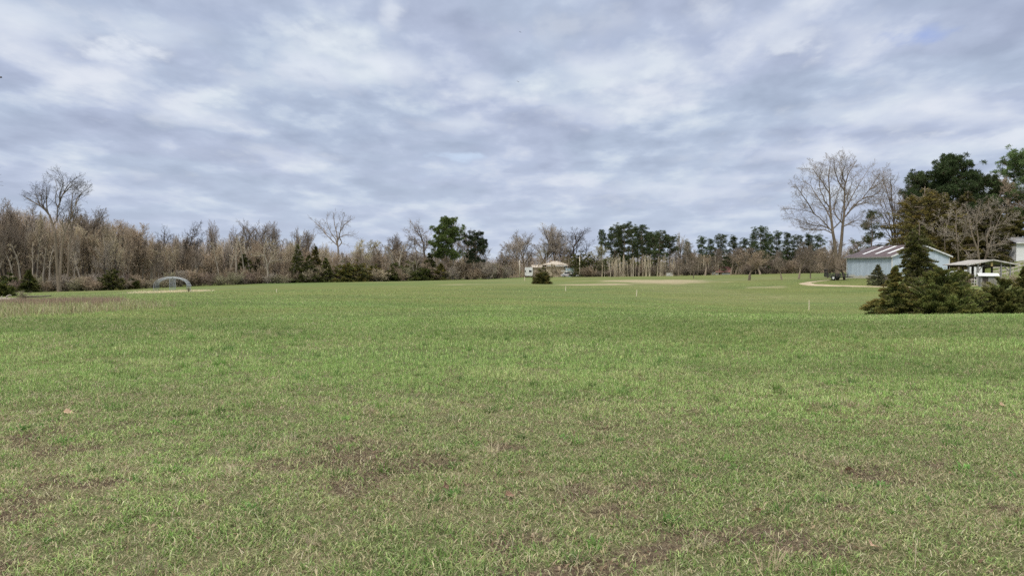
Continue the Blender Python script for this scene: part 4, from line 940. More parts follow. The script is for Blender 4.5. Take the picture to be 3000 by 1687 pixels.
def one_cedar(px, Y, top, half, seed, shape, lab, nbr, per, bronze, Ls, Ws, green=GRN, lean=30, name='cedar', cat='cedar', group=None, zoff=-.04):
    x = X_(px, Y); z = g1(x, Y) + zoff; H = Z_(top, Y) - z; Rr = half * Y / F
    return place_mesh_tree(name, cedar(seed, shape, nbr, per, bronze, Ls, Ws, H, Rr, green, lean), (x, Y, z), lab, cat, group)
# the three in front
one_cedar(2622, 40.0, 782, 86, 61, 'cone', 'pointed bronze-tipped cedar with long low branches, first in the near clump', 210, 300, .48, .14, .034, GRN * 1.5, 22)
one_cedar(2768, 39.5, 788, 122, 62, 'mound', 'broad dark rounded cedar in the middle of the near clump', 420, 300, .33, .14, .036, GRN * 1.55, 34)
one_cedar(2692, 41.5, 858, 40, 67, 'mound', 'small cedar filling the gap beside the pointed bronze one', 150, 260, .5, .14, .034, GRN, 32)
one_cedar(2932, 39.5, 818, 84, 63, 'mound', 'low dark cedar at the frame edge of the near clump', 280, 300, .28, .14, .036, GRN * 1.5, 34)
one_cedar(3002, 40.5, 784, 72, 64, 'cone', 'tall bronze cedar cut by the frame edge', 230, 290, .42, .14, .034, GRN, 30)
# about the barn
one_cedar(2692, 88, 664, 50, 65, 'column', 'tall dark green cedar standing before the barn gable', 300, 150, .25, .26, .065, np.array([0.098, 0.115, 0.040]), 10)
one_cedar(2706, 122, 562, 118, 66, 'column', 'big bronze-topped cedar rising behind the barn', 640, 120, .5, .36, .10, np.array([0.125, 0.13, 0.042]), 14)
for i, (px, top, half, bz, lab) in enumerate(((2765, 572, 66, .3, 'olive cedar beside the big bronze-topped one'), (2832, 566, 62, .3, 'dark cedar behind the pale forked trees'), (2892, 590, 60, .3, 'dark cedar in the middle of the screen behind the shelter'), (2948, 615, 55, .35, 'brownish cedar at the end of the screen before the white house'))):
    one_cedar(px, 120 + (i % 2) * 3, top, half, 70 + i, 'column', lab, 400, 90, bz, .36, .11, np.array([0.082, 0.088, 0.032]), 14)
one_cedar(2572, 90, 775, 34, 75, 'cone', 'small grey-green spruce against the blue barn wall', 110, 60, .2, .22, .06, np.array([0.10, 0.115, 0.065]), 18, 'spruce', 'spruce')
place_shrub(SH[1], 2612, 89, 800, 56, 'grey twiggy shrub at the foot of the barn corner', None, 'twig_grey')
# lone bush on the field
one_cedar(1588, 118, 783, 31, 76, 'mound', 'lone low cedar bush out on the open field before the farmhouse', 200, 70, .5, .22, .06, GRN, 30, 'cedar_bush', 'bush')
# along the wood
for i, (px, dY, top, half, shp, lab) in enumerate((
        (84, -4, 792, 30, 'cone', 'dark green cedar at the foot of the brown wood, before the thin pale poles'), (330, -2, 790, 42, 'mound', 'dull green cedar in the shade near the hoop frame'), (388, -3, 815, 20, 'mound', 'low dark cedar closest to the hoop frame'),
        (716, 2, 745, 26, 'column', 'dim green cedar inside the brown wood beside the pale poles'), (748, 3, 752, 22, 'column', 'second dim green cedar inside the brown wood'), (872, -1, 716, 36, 'cone', 'tall narrow dark cedar, first of the cedar row'), (905, -2, 748, 40, 'cone', 'dark cedar in the cedar row after the tall narrow one'), (925, 1, 722, 34, 'cone', 'tall olive cedar set back in the cedar row'),
        (955, -2, 756, 30, 'cone', 'slim dark cedar in the middle of the cedar row'), (1012, -3, 764, 38, 'mound', 'spreading bronze-tipped cedar of the cedar row'), (1050, -3, 762, 46, 'mound', 'broadest bronze-tipped cedar of the cedar row'), (1098, -1, 775, 30, 'mound', 'olive cedar at the far end of the cedar row'),
        (1165, 0, 770, 34, 'column', 'dark green cedar behind the two pale thin stems'), (1205, 0, 765, 34, 'column', 'dark blackish cedar between the cedar row and the spruce'), (1258, -2, 742, 40, 'cone', 'tall dark spruce below the big green pine'), (1292, -3, 772, 36, 'cone', 'bronze green cedar at the edge below the big green pine'), (1145, -3, 790, 30, 'mound', 'low grey-green cedar on the field edge'), (1235, -4, 782, 34, 'mound', 'dark low cedar hugging the field edge beneath the spruce'),
        (0, -66, 828, 40, 'mound', 'dark cedar bush at the frame edge behind the fallen logs'), (25, -2, 800, 30, 'mound', 'dark green cedar at the wood end beside the frame edge'))):
    Y = near(px) + dY
    one_cedar(px, Y, top, half, 80 + i, shp, lab, 130, 60, (.55 if 'bronze' in lab or 'olive' in lab else .2), .42, .13, GRN * (1.05 if 'bronze' in lab or 'olive' in lab else .85), 18)
for i, (px, Y, top, half) in enumerate(((1722, 205, 745, 30), (1700, 212, 735, 32), (1668, 232, 735, 34), (1865, 200, 768, 26), (1905, 205, 770, 26), (1760, 210, 750, 30), (1800, 224, 738, 36), (1842, 226, 732, 40), (1885, 224, 736, 38), (1928, 226, 734, 38), (2050, 224, 745, 34), (2135, 224, 742, 36), (2215, 222, 738, 38), (2290, 222, 742, 36), (2365, 222, 744, 34))):
    one_cedar(px, Y, top, half, 110 + i, 'mound', ('dark evergreen behind the white boards', 'dark evergreen shading the blue lean-to', 'dark evergreen behind the broad dark oak', 'green low evergreen among the tan saplings', 'olive evergreen deeper among the tan saplings', 'dark evergreen at the foot of the broken-topped pine', 'dark evergreen filling the pine grove under its front shoulder', 'dark evergreen filling the pine grove under the tallest pine', 'dark evergreen filling the pine grove under the second tallest pine', 'dark evergreen filling the pine grove beneath its far side', 'dark evergreen under the far pine row just before the red roofed shed', 'dark evergreen under the far pine row just past the red roofed shed', 'dark evergreen under the tallest pines of the far row', 'dark evergreen low under the far pine row behind the lawn trees', 'dark evergreen under the far pine row closest to the big double-trunked tree')[i], 120, 50, .2 if i != 3 else .3, .42, .14, GRN * (1 if i < 3 else 1.4), 18)
# evergreen pole trees far behind, twigs by the shelter
for i, (px, Y, top, w, tw, lab) in enumerate(((2895, 74, 822, 70, 'twig_olive', 'pale olive weeds and twigs growing in front of the small grey shed'), (2942, 76, 805, 70, 'twig_olive', 'greenish twiggy shrub before the white pickets'), (2975, 72, 800, 60, 'twig_tan', 'pale budding shrub behind the tall cut-off cedar'), (2835, 84, 800, 40, 'twig_brown', 'brown shrub beside the shelter corner post'), (2800, 82, 795, 60, 'twig_brown', 'brown rounded shrub between the barn gable and the shelter'), (552, 88, 838, 12, 'twig_olive', 'dry weeds tangled at the foot of the hoop frame legs'))):
    place_shrub(SH[i % 4], px, Y, top, w, lab, None, tw)

# ------------------------------------------------------------------ built things
def gable_roof(mb, x0, x1, y0, y1, ze, zr, th=0.08, axis='y'):
    """two slopes meeting along y (or x), with thickness"""
    if axis == 'y':
        xm = (x0 + x1) / 2
        for a in (x0, x1):
            vs = [(a, y0, ze), (xm, y0, zr), (xm, y1, zr), (a, y1, ze), (a, y0, ze + th), (xm, y0, zr + th), (xm, y1, zr + th), (a, y1, ze + th)]
            f = [(0, 1, 2, 3), (7, 6, 5, 4), (0, 4, 5, 1), (1, 5, 6, 2), (2, 6, 7, 3), (3, 7, 4, 0)]
            mb.add(vs, f)
    else:
        ym = (y0 + y1) / 2
        for a in (y0, y1):
            vs = [(x0, a, ze), (x0, ym, zr), (x1, ym, zr), (x1, a, ze), (x0, a, ze + th), (x0, ym, zr + th), (x1, ym, zr + th), (x1, a, ze + th)]
            mb.add(vs, [(0, 1, 2, 3), (7, 6, 5, 4), (0, 4, 5, 1), (1, 5, 6, 2), (2, 6, 7, 3), (3, 7, 4, 0)])
    return mb

# --- blue metal barn: W across the gable, L long
W_, L_, HW, HR = 8.2, 10.1, 3.0, 4.48
bx, by = 50.0, 100.0; bz = g1(bx, by) - 0.02
barn = empty('metal_barn', (bx, by, bz), math.atan2(0.14, 0.99))
tag(barn, 'pale blue metal barn with brown roof and white light panels', 'barn')
mb = MB()
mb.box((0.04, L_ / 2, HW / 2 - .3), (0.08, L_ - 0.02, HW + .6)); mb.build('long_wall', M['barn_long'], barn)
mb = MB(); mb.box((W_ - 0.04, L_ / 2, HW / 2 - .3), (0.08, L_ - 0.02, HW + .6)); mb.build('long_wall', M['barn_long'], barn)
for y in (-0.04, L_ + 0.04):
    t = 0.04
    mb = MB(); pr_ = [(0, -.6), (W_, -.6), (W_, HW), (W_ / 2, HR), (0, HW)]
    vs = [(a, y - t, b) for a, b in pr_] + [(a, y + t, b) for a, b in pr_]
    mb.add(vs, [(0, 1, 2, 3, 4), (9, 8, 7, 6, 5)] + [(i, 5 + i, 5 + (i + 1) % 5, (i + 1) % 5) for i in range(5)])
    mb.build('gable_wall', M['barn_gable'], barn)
mb = MB(); ov = 0.35; sl = (HR - HW) / (W_ / 2)
gable_roof(mb, -ov, W_ + ov, -ov, L_ + ov, HW - ov * sl + .05, HR + .05, 0.07); roof = mb.build('roof', M['barn_roof'], barn)
for i, yy in enumerate((1.6, 4.3, 7.2)):
    mb = MB(); xa, xb = 0.75, 3.75
    za, zb = HW + xa * sl + .128, HW + xb * sl + .128
    vs = [(xa, yy, za), (xb, yy, zb), (xb, yy + .52, zb), (xa, yy + .52, za)]; vs += [(a, b, c + .02) for a, b, c in vs]
    mb.add(vs, [(0, 3, 2, 1), (4, 5, 6, 7), (0, 1, 5, 4), (1, 2, 6, 5), (2, 3, 7, 6), (3, 0, 4, 7)]); mb.build('light_panel', M['skylight'], roof)
mb = MB(); xa, xb = W_ - .5, W_ / 2 + .3
mb.box((-ov - .03, L_ / 2, HW - ov * sl + .03), (.06, L_ + 2 * ov, .16)); mb.build('eave_board', M['greywood'], roof)
mb = MB(); mb.bar((-ov, -ov - .03, HW - ov * sl + .06), (W_ / 2, -ov - .03, HR + .06), .05, .18); mb.bar((W_ + ov, -ov - .03, HW - ov * sl + .06), (W_ / 2, -ov - .03, HR + .06), .05, .18); mb.build('barge_board', M['white'], roof)
for cx_, cy_ in ((-.02, L_ + .06), (-.03, -.10), (W_ + .03, -.10)):
    mb = MB(); mb.box((cx_, cy_, HW / 2 - .3), (.12, .10, HW + .5)); mb.build('corner_trim', M['white'], barn)
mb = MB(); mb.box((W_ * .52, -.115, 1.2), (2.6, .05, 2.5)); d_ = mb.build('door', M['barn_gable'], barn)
mb = MB(); mb.box((W_ * .52 + .9, -.155, 1.2), (.04, .03, .22)); mb.build('handle', M['black'], d_)

# --- open goat shelter on posts
sx0, sy0 = 50.75, 85.0; sz = g1(53.6, 86) - .02
sh = empty('open_shelter', (53.68, sy0, sz)); tag(sh, 'weathered open-sided timber shelter with low white-edged gable roof on posts', 'shelter')
ze, zr = 1.9 - sz, 2.47 - sz; hw = 3.0; ln = 4.4
mb = MB(); gable_roof(mb, -hw, hw, -.3, ln, ze, zr, .07); rf = mb.build('roof', M['greyroof'], sh)
mb = MB(); mb.bar((-hw, -.34, ze + .03), (0.02, -.34, zr + .03), .05, .15); mb.bar((hw, -.34, ze + .03), (-.02, -.34, zr + .03), .05, .15); mb.build('barge_board', M['whitewood'], rf)
for x_, y_, w_ in ((-2.58, 0, .16), (-1.55, 0, .18), (1.05, 0, .15), (2.1, 0, .13), (-2.58, 3.9, .16), (0.25, 3.9, .2), (2.5, 3.9, .16), (-2.05, 2.0, .17), (0.35, 2.0, .2)):
    mb = MB(); zt = ze + (zr - ze) * (1 - abs(x_) / hw) - .02; mb.box((x_, y_, zt / 2 - .25), (w_, w_, zt + .5)); mb.build('post', M['greywood'] if y_ == 0 else M['darkwood'], sh)
mb = MB(); mb.box((0, 0.14, ze - .06), (5.4, .09, .22)); mb.build('beam', M['darkwood'], sh)
mb = MB(); mb.box((0, 3.9 - .16, ze - .06), (5.4, .09, .22)); mb.build('beam', M['darkwood'], sh)
mb = MB(); mb.bar((-1.45, 0, ze - .6), (-.95, 0, ze - .05), .09); mb.build('brace', M['greywood'], sh)
mb = MB(); mb.bar((1.95, 0, ze - .65), (1.35, 0, ze - .05), .09); mb.build('brace', M['greywood'], sh)
mb = MB(); mb.box((0, -.02, ze + .12), (.22, .08, .45)); mb.build('hanging_board', M['yellowsign'], sh)
mb = MB(); mb.box((-2.2, .05, 0.95), (.55, .07, .42)); mb.build('dark_shelf', M['darkwood'], sh)
mb = MB(); mb.box((-2.05, .9, 0.68), (1.7, 1.0, .28)); mb.build('feed_trough', M['black'], sh)
def X5(px, Y): return X_(px, Y)
# white board leaning inside
o = empty('white_board', (X5(2861, 92.0), 92.0, 0.70)); o.rotation_euler = (R(-8), 0, 0)
MB().box((0, 0, .25), (1.8, .04, 1.75)).build('sheet', M['white'], o); MB().box((0, -.035, .02), (1.75, .03, .08)).build('batten', M['whitewood'], o)
tag(o, 'large white board standing behind the open shelter, seen between its posts', 'board')
# pickets
def picket_fence(px0, px1, Y, pyt, pyb, n, lab):
    e = empty('picket_fence', (X_(px0, Y), Y, Z_(pyb, Y))); tag(e, lab, 'fence')
    w = X_(px1, Y) - X_(px0, Y); h = Z_(pyt, Y) - Z_(pyb, Y)
    mb = MB()
    for i in range(n):
        x = w * i / (n - 1); t = h * (1 + .06 * rnd.gauss(0, 1)); mb.box((x, 0, t / 2 - .1), (.10, .03, t + .2))
    mb.build('pickets', M['whitewood'], e).name = 'picket'
    MB().box((w / 2, .035, h * .75), (w + .1, .03, .09)).build('rail', M['whitewood'], e); MB().box((w / 2, .035, h * .25), (w + .1, .03, .09)).build('rail', M['whitewood'], e)
picket_fence(2840, 2862, 84.3, 815, 833, 4, 'short run of white pickets between two shelter posts')
picket_fence(2930, 2964, 82, 815, 836, 7, 'crooked white pickets in the weeds beyond the small grey shed')
# small shed with bright white roof sheet
cy = 80.0; cx = X_(2893, cy); cz = g1(cx, cy) - .05
coop = empty('small_shed', (cx, cy, cz), R(-22)); tag(coop, 'small grey plank shed with a bright white roof sheet before the shelter', 'shed')
ht = Z_(806, cy) - cz
for x_, y_, a_, b_ in ((0, -.55, 1.35, .05), (0, .55, 1.35, .05), (-.70, 0, .05, 1.15), (.70, 0, .05, 1.15)):
    MB().box((x_, y_, ht / 2 - .1), (a_, b_, ht + .1)).build('wall', M['greywood'], coop)
mb = MB(); gable_roof(mb, -.95, .95, -.8, .8, ht - .10, ht + .16, .05, 'x'); mb.build('roof', M['white'], coop)
MB().box((-.3, -.59, ht * .45), (.5, .03, ht * .75)).build('door', M['darkwood'], coop)
# rail fences
def rail_fence(pts, h, nr, mat, lab, step=2.4):
    e = empty('rail_fence', (*pts[0], g1(*pts[0]))); tag(e, lab, 'fence'); o = Vector(e.location)
    P = [Vector((*p, 0)) for p in pts]; q = []
    for a, b in zip(P, P[1:]):
        n = max(1, round((b - a).length / step)); q += [a.lerp(b, k / n) for k in range(n)]
    q.append(P[-1]); q = [Vector((p.x, p.y, g1(p.x, p.y))) - o for p in q]
    for p in q: MB().box((p.x, p.y, p.z + h / 2 - .1), (.13, .13, h + .3)).build('post', M[mat], e)
    for k in range(nr):
        mb = MB(); z = h * (.25 + .68 * k / max(1, nr - 1))
        for a, b in zip(q, q[1:]): mb.bar(a + Vector((0, -.085, z)), b + Vector((0, -.085, z)), .05, .17)
        mb.build('rail', M[mat], e)
rail_fence([(X_(2768, 93), 93), (X_(2800, 94), 94), (X_(2850, 95), 95)], 1.25, 3, 'white', 'white three-rail fence seen between the barn gable and the shelter roof')
rail_fence([(X_(2905, 97), 97), (X_(2950, 99), 99), (X_(3000, 104), 104), (X_(3060, 108), 108)], 1.35, 3, 'railwood', 'pale wooden rail fence climbing the slope beyond the shelter to the white house')
# white house at the frame edge
wx, wy = X_(2976, 118), 118.0; wz = g1(wx + 1, wy) - .3
wh = empty('white_house', (wx, wy, wz)); tag(wh, 'white sided house with grey roof, cut off by the frame edge', 'house')
hh = Z_(713, wy) - wz
for c_, s_ in (((4.5, 0.05, hh / 2), (9, .1, hh)), ((0.05, 3, hh / 2), (.1, 5.9, hh)), ((8.95, 3, hh / 2), (.1, 5.9, hh)), ((4.5, 5.95, hh / 2), (9, .1, hh))):
    MB().box(c_, s_).build('wall', M['siding'], wh)
mb = MB(); gable_roof(mb, -.3, 9.3, -.4, 6.4, hh + .0, hh + 1.0, .1, 'x'); r_ = mb.build('roof', M['greyshingle'], wh)
MB().box((4.5, -.44, hh + .04), (9.6, .06, .18)).build('fascia', M['white'], r_)
wn = MB().box((3.2, -.03, hh * .55), (1.0, .05, 1.0)).build('window', M['window'], wh); MB().box((3.2, -.07, hh * .55 - .56), (1.2, .06, .08)).build('sill', M['white'], wn)

# --- far farmhouse
fY = 226.0; k_ = fY / F
fx = X_(1600, fY); fz = g1(fx, fY) - .1
fh = empty('farmhouse', (fx, fY, fz)); tag(fh, 'far beige farmhouse with tan hipped roof and brown window band', 'house')
u = lambda px: (px - 1600) * k_
zz = lambda py: Z_(py, fY) - fz
def bbox(px0, px1, py0, py1, y0, d, name, mat, parent): return MB().box(((u(px0) + u(px1)) / 2, y0 + d / 2, (zz(py0) + zz(py1)) / 2), (u(px1) - u(px0), d, zz(py0) - zz(py1))).build(name, mat, parent)
w1 = bbox(1600, 1654, 778, 812, 0, 6, 'wall', M['beige'], fh); bbox(1561, 1600, 783, 812, .3, 5, 'wall', M['beige'], fh)
bbox(1616, 1646, 774, 778.5, .6, 4, 'window_band', M['brownband'], fh)
mb = MB(); a_, b_, c_ = u(1589), u(1665), u(1627); e0, e1 = zz(775.5), zz(764.5)
mb.add([(a_, -.5, e0), (b_, -.5, e0), (b_, 7, e0), (a_, 7, e0), (u(1622), 3, e1), (u(1634), 3, e1), (a_, -.5, e0 - .15), (b_, -.5, e0 - .15), (b_, 7, e0 - .15), (a_, 7, e0 - .15)], [(0, 1, 5, 4), (1, 2, 5), (2, 3, 4, 5), (3, 0, 4), (6, 9, 8, 7), (0, 6, 7, 1), (1, 7, 8, 2), (2, 8, 9, 3), (3, 9, 6, 0)]); mb.build('roof', M['beigeroof'], fh)
mb = MB(); gable_roof(mb, u(1558), u(1602), -.3, 6, zz(784), zz(777), .1, 'x'); mb.build('roof', M['beigeroof'], fh)
bbox(1601, 1663, 778, 780.5, -.75, .7, 'eave', M['white'], fh)
for a, b in ((1614.5, 1618.5), (1595.5, 1599), (1583, 1586)):
    wn = bbox(a, b, 787.5, 792, -.09, .08, 'window', M['window'], fh)
bbox(1624, 1626.5, 788.5, 791, -.13, .12, 'wall_box', M['white'], fh)
MB().box((u(1602), 3, zz(760)), (.1, .1, 3.2)).build('antenna_mast', M['galv'], fh)
# blue lean-to
le = empty('lean_to', (fx + u(1656), fY - .6, fz)); tag(le, 'pale blue sheet lean-to with dark sloping roof against the farmhouse end', 'lean-to')
v = lambda px: (px - 1656) * k_
def b2(px0, px1, py0, py1, y0, d, name, mat): return MB().box(((v(px0) + v(px1)) / 2, y0 + d / 2, (zz(py0) + zz(py1)) / 2), (v(px1) - v(px0), d, zz(py0) - zz(py1))).build(name, mat, le)
mb = MB(); pr_ = [(v(1656), zz(812)), (v(1681), zz(812)), (v(1681), zz(786)), (v(1656), zz(783))]; mb.add([(a, 0, b) for a, b in pr_] + [(a, 4, b) for a, b in pr_], [(0, 1, 2, 3), (7, 6, 5, 4), (0, 4, 5, 1), (1, 5, 6, 2), (2, 6, 7, 3), (3, 7, 4, 0)]); mb.build('wall', M['bluewall'], le)
mb = MB(); pr_ = [(v(1657), zz(780)), (v(1684), zz(785)), (v(1684), zz(784)), (v(1657), zz(779))]; mb.add([(a, -.4, b) for a, b in pr_] + [(a, 4.4, b) for a, b in pr_], [(0, 1, 2, 3), (7, 6, 5, 4), (0, 4, 5, 1), (1, 5, 6, 2), (2, 6, 7, 3), (3, 7, 4, 0)]); mb.build('roof', M['darkwood'], le)
b2(1643, 1674, 793, 795.5, -.9, .5, 'awning', M['white'])
# white camper
cY = 222.0; cX = X_(1538, cY); cZ = g1(cX, cY)
cp = empty('camper_trailer', (cX, cY, cZ)); tag(cp, 'white camper trailer parked beside the beige farmhouse', 'camper'); q_ = cY / F
def prism(prof, y0, y1): return MB().add([(a, y0, b) for a, b in prof] + [(a, y1, b) for a, b in prof], [tuple(range(len(prof))), tuple(range(2 * len(prof) - 1, len(prof) - 1, -1))] + [(i, len(prof) + i, len(prof) + (i + 1) % len(prof), (i + 1) % len(prof)) for i in range(len(prof))])
ct = Z_(783, cY) - cZ
prism([(0, .55), (2.1, .45), (2.3, 1.2), (2.25, ct - .15), (2.0, ct), (.2, ct), (0, ct - .25)], 0, 4.8).build('body', M['white'], cp)
MB().box((1.55, -.03, ct * .62), (.75, .06, .55)).build('window', M['window'], cp); MB().box((.12, -.03, ct * .62), (.18, .06, .6)).build('window', M['window'], cp)
for y in (1.2, 3.6):
    w = MB().tube([(2.0, y, .33), (2.22, y, .33)], .33, 14).build('wheel', M['rubber'], cp); MB().tube([(2.22, y, .33), (2.25, y, .33)], .17, 10).build('rim', M['galv'], w)
# parked car
aY = 214.0; aX = X_(1643, aY); aZ = g1(aX, aY)
car = empty('parked_car', (aX, aY, aZ), R(-20)); tag(car, 'pale faded car parked in the brush below the blue lean-to', 'car')
prism([(0, .3), (4.2, .3), (4.25, .7), (4.1, .85), (.15, .9), (0, .7)], 0, 1.7).build('body', simple('faded_car_paint', (0.55, 0.60, 0.64), (0.5, 0.42, 0.42), .4, .8), car)
prism([(.55, .9), (3.1, .87), (2.5, 1.38), (1.0, 1.4)], .12, 1.58).build('cabin', M['white'], car)
prism([(.95, .93), (2.75, .92), (2.4, 1.3), (1.1, 1.32)], .09, .11).build('window', M['window'], car)
for x_ in (.8, 3.35):
    for y_ in (-.02, 1.52):
        w = MB().tube([(x_, y_, .31), (x_, y_ + .2, .31)], .31, 14).build('wheel', M['rubber'], car); MB().tube([(x_, y_ - .015, .31), (x_, y_ + .01, .31)], .18, 10).build('rim', M['galv'], w)
# white boards lying
for i, (a, b, py, ln, lab) in enumerate(((1688, 1716, 806, 0, 'long white board heap lying on grass closest to the blue lean-to'), (1716, 1738, 805, 0, 'white board lying in the middle beside the bare pole'), (1735, 1750, 807, 0, 'short white board tipped up at the end by the olive-brown tree'))):
    Y = 207.0 + i; x0, x1 = X_(a, Y), X_(b, Y); z = g1((x0 + x1) / 2, Y)
    o = MB().box((0, 0, 0), (x1 - x0, .5, .22)).bar((-(x1 - x0) * .5, -.2, .1), ((x1 - x0) * .42, .1, .34), .3, .08).build('white_board', M['white']); o.location = ((x0 + x1) / 2, Y, z + .35); o.rotation_euler = (0, R(-3 + 4 * i), R(6 - 5 * i))
    tag(o, lab, 'board')
# bare utility poles
for px, Y, top, r_, lab in ((1698, 205, 752, .13, 'bare weathered pole standing by the white boards'), (1522, 200, 762, .11, 'thin weathered pole standing in front of the white camper')):
    x = X_(px, Y); z = g1(x, Y); o = MB().tube([(0, 0, -.2), (0.05, 0, (Z_(top, Y) - z) * .5), (0, 0, Z_(top, Y) - z)], [r_, r_ * .95, r_ * .85], 8).build('wooden_pole', M['railwood'], smooth=True); o.location = (x, Y, z); tag(o, lab, 'pole')
# red roofed shed
rY = 214.0; rx = X_(2097, rY); rz = Z_(800, rY); rz = min(rz, g1(rx, rY))
rs = empty('red_shed', (rx, rY, rz)); tag(rs, 'small white shed with faded red roof half hidden among the far trees', 'shed')
ww = X_(2142, rY) - rx; hz = Z_(797, rY) - rz
for c_, s_ in (((ww / 2, .05, hz / 2), (ww, .1, hz)), ((.05, 2, hz / 2), (.1, 3.8, hz)), ((ww - .05, 2, hz / 2), (.1, 3.8, hz)), ((ww / 2, 3.95, hz / 2), (ww, .1, hz))): MB().box(c_, s_).build('wall', M['white'], rs)
mb = MB(); gable_roof(mb, -.2, ww + .2, -.4, 4.4, hz - .1, Z_(782, rY) - rz, .1, 'x'); mb.build('roof', M['redroof'], rs)
MB().box((1.2, -.03, hz * .5), (.7, .06, hz * .8)).build('door', M['window'], rs)
# small white shed by the saplings
tY = 203.0; tx = X_(1953, tY); tz = g1(tx, tY)
ts = empty('garden_shed', (tx, tY, tz)); tag(ts, 'tiny white shed with grey lean roof behind the tan saplings', 'shed'); th = Z_(799, tY) - tz
MB().box((.75, .6, th / 2), (1.3, 1.2, th)).build('wall', M['white'], ts)
mb = MB(); pr_ = [(-.25, th + .75), (1.75, th + .25), (1.75, th + .33), (-.25, th + .83)]; mb.add([(a, -.2, b) for a, b in pr_] + [(a, 1.4, b) for a, b in pr_], [(0, 1, 2, 3), (7, 6, 5, 4), (0, 4, 5, 1), (1, 5, 6, 2), (2, 6, 7, 3), (3, 7, 4, 0)]); mb.build('roof', M['greywood'], ts)
for x_ in (.05, 1.45): MB().box((x_, .05, th / 2 + .3), (.1, .1, th + .5)).build('post', M['whitewood'], ts)
o = MB().box((0, 0, .45), (.9, .5, .9)).box((0, 0, .95), (1.0, .6, .1)).build('white_bin', M['white']); o.location = (X_(1968, tY), tY, g1(X_(1968, tY), tY)); tag(o, 'low white bin standing beside the tiny white shed', 'bin')

# --- hoop frame
n0, n1 = Vector((X_(504, 90), 90, 0)), Vector((X_(506, 121), 121, 0))
hp = empty('hoop_frame', (n0.x, n0.y, g1(n0.x, n0.y))); tag(hp, 'bare galvanised hoop-house frame of bent pipes standing on dry straw', 'hoop frame'); o_ = Vector(hp.location)
ax = (n1 - n0); side = Vector((1, 0, 0)); legs = []
for i in range(6):
    p = n0 + ax * i / 5; p.z = g1(p.x, p.y); p -= o_
    hw_, lg, rise = 2.2, .78, 1.05; pts = [p - side * hw_ + Vector((0, 0, -.2)), p - side * hw_ + Vector((0, 0, lg * .6))]
    for j in range(17):
        a = math.pi * (1 - j / 16); ca, sa = math.cos(a), math.sin(a)
        pts.append(p + side * hw_ * math.copysign(abs(ca) ** 1.0, ca) + Vector((0, 0, lg + rise * sa ** .96)))
    pts += [p + side * hw_ + Vector((0, 0, lg * .6)), p + side * hw_ + Vector((0, 0, -.2))]
    MB().tube(pts, .026, 8).build('hoop', M['galv'], hp, True); legs.append(p)
MB().tube([legs[0] + Vector((0, 0, 1.86)), legs[-1] + Vector((0, 0, 1.86))], .04, 6).build('ridge_pipe', M['galv'], hp)
for i in range(6):
    q = legs[3].lerp(legs[5], i / 5) + side * (-.42 + .17 * i * 1.0) * 1.0; MB().tube([q + Vector((0, 0, -.1)), q + Vector((0, 0, 1.8))], .035, 6).build('centre_post', M['galv'], hp)
MB().bar(legs[0] - side * 2.26 + Vector((0, 0, .62)), legs[-1] - side * 2.26 + Vector((0, 0, .62)), .06, .34).build('rolled_tarp', M['blacktarp'], hp)
MB().bar(legs[0] + side * 2.26 + Vector((0, 0, .80)), legs[-1] + side * 2.26 + Vector((0, 0, .80)), .05, .10).build('side_rail', M['galv'], hp)

# --- black utility trailer
tX, tYy = X_(2450, 101), 101.0; tz = g1(tX, tYy)
tr = empty('utility_trailer', (tX, tYy, tz), R(-38)); tag(tr, 'black steel utility trailer with tall mesh tail gate parked beside the barn', 'trailer')
mb = MB()
for y_ in (-.75, .75): mb.bar((-1.25, y_, .45), (1.3, y_, .45), .07, .10)
for x_ in (-1.25, -.4, .45, 1.3): mb.bar((x_, -.78, .45), (x_, .78, .45), .06, .08)
mb.build('frame', M['black'], tr)
MB().box((0.02, 0, .515), (2.5, 1.45, .03)).build('deck', M['darkwood'], tr)
for y_ in (-.75, .75):
    mb = MB(); mb.bar((-1.25, y_, .86), (1.3, y_, .86), .08)
    for x_ in (-1.22, -.6, .05, .7, 1.27): mb.bar((x_, y_, .5), (x_, y_, .86), .07)
    mb.bar((-1.25, y_, .68), (1.3, y_, .68), .10); mb.build('side_rail', M['black'], tr)
mb = MB()
for y_ in (-.72, -.25, .25, .72): mb.bar((-1.33, y_, .46), (-1.33, y_, 1.42), .065)
for z_ in (.48, .92, 1.38): mb.bar((-1.33, -.75, z_), (-1.33, .75, z_), .065)
mb.bar((-1.33, -.72, .48), (-1.33, .25, 1.36), .03)
for k in range(9): mb.bar((-1.33, -.66 + k * .165, .5), (-1.33, -.66 + k * .165, 1.38), .010)
mb.build('tail_gate', M['black'], tr)
mb = MB(); mb.bar((1.3, -.5, .42), (2.1, 0, .40), .07); mb.bar((1.3, .5, .42), (2.1, 0, .40), .07); mb.build('tow_bar', M['black'], tr)
for y_ in (-.92, .92):
    w = MB().tube([(-.1, y_ - .09, .29), (-.1, y_ + .09, .29)], [.29, .29], 18).build('wheel', M['rubber'], tr, True); MB().tube([(-.1, y_ - .1, .29), (-.1, y_ + .1, .29)], .15, 12).build('rim', M['white'], w)
    mb = MB()
    for k in range(6):
        a0, a1 = math.pi * k / 6, math.pi * (k + 1) / 6; mb.bar((-.1 + .37 * math.cos(a0), y_, .3 + .37 * math.sin(a0)), (-.1 + .37 * math.cos(a1), y_, .3 + .37 * math.sin(a1)), .2, .02)
    mb.build('mudguard', M['black'], tr)
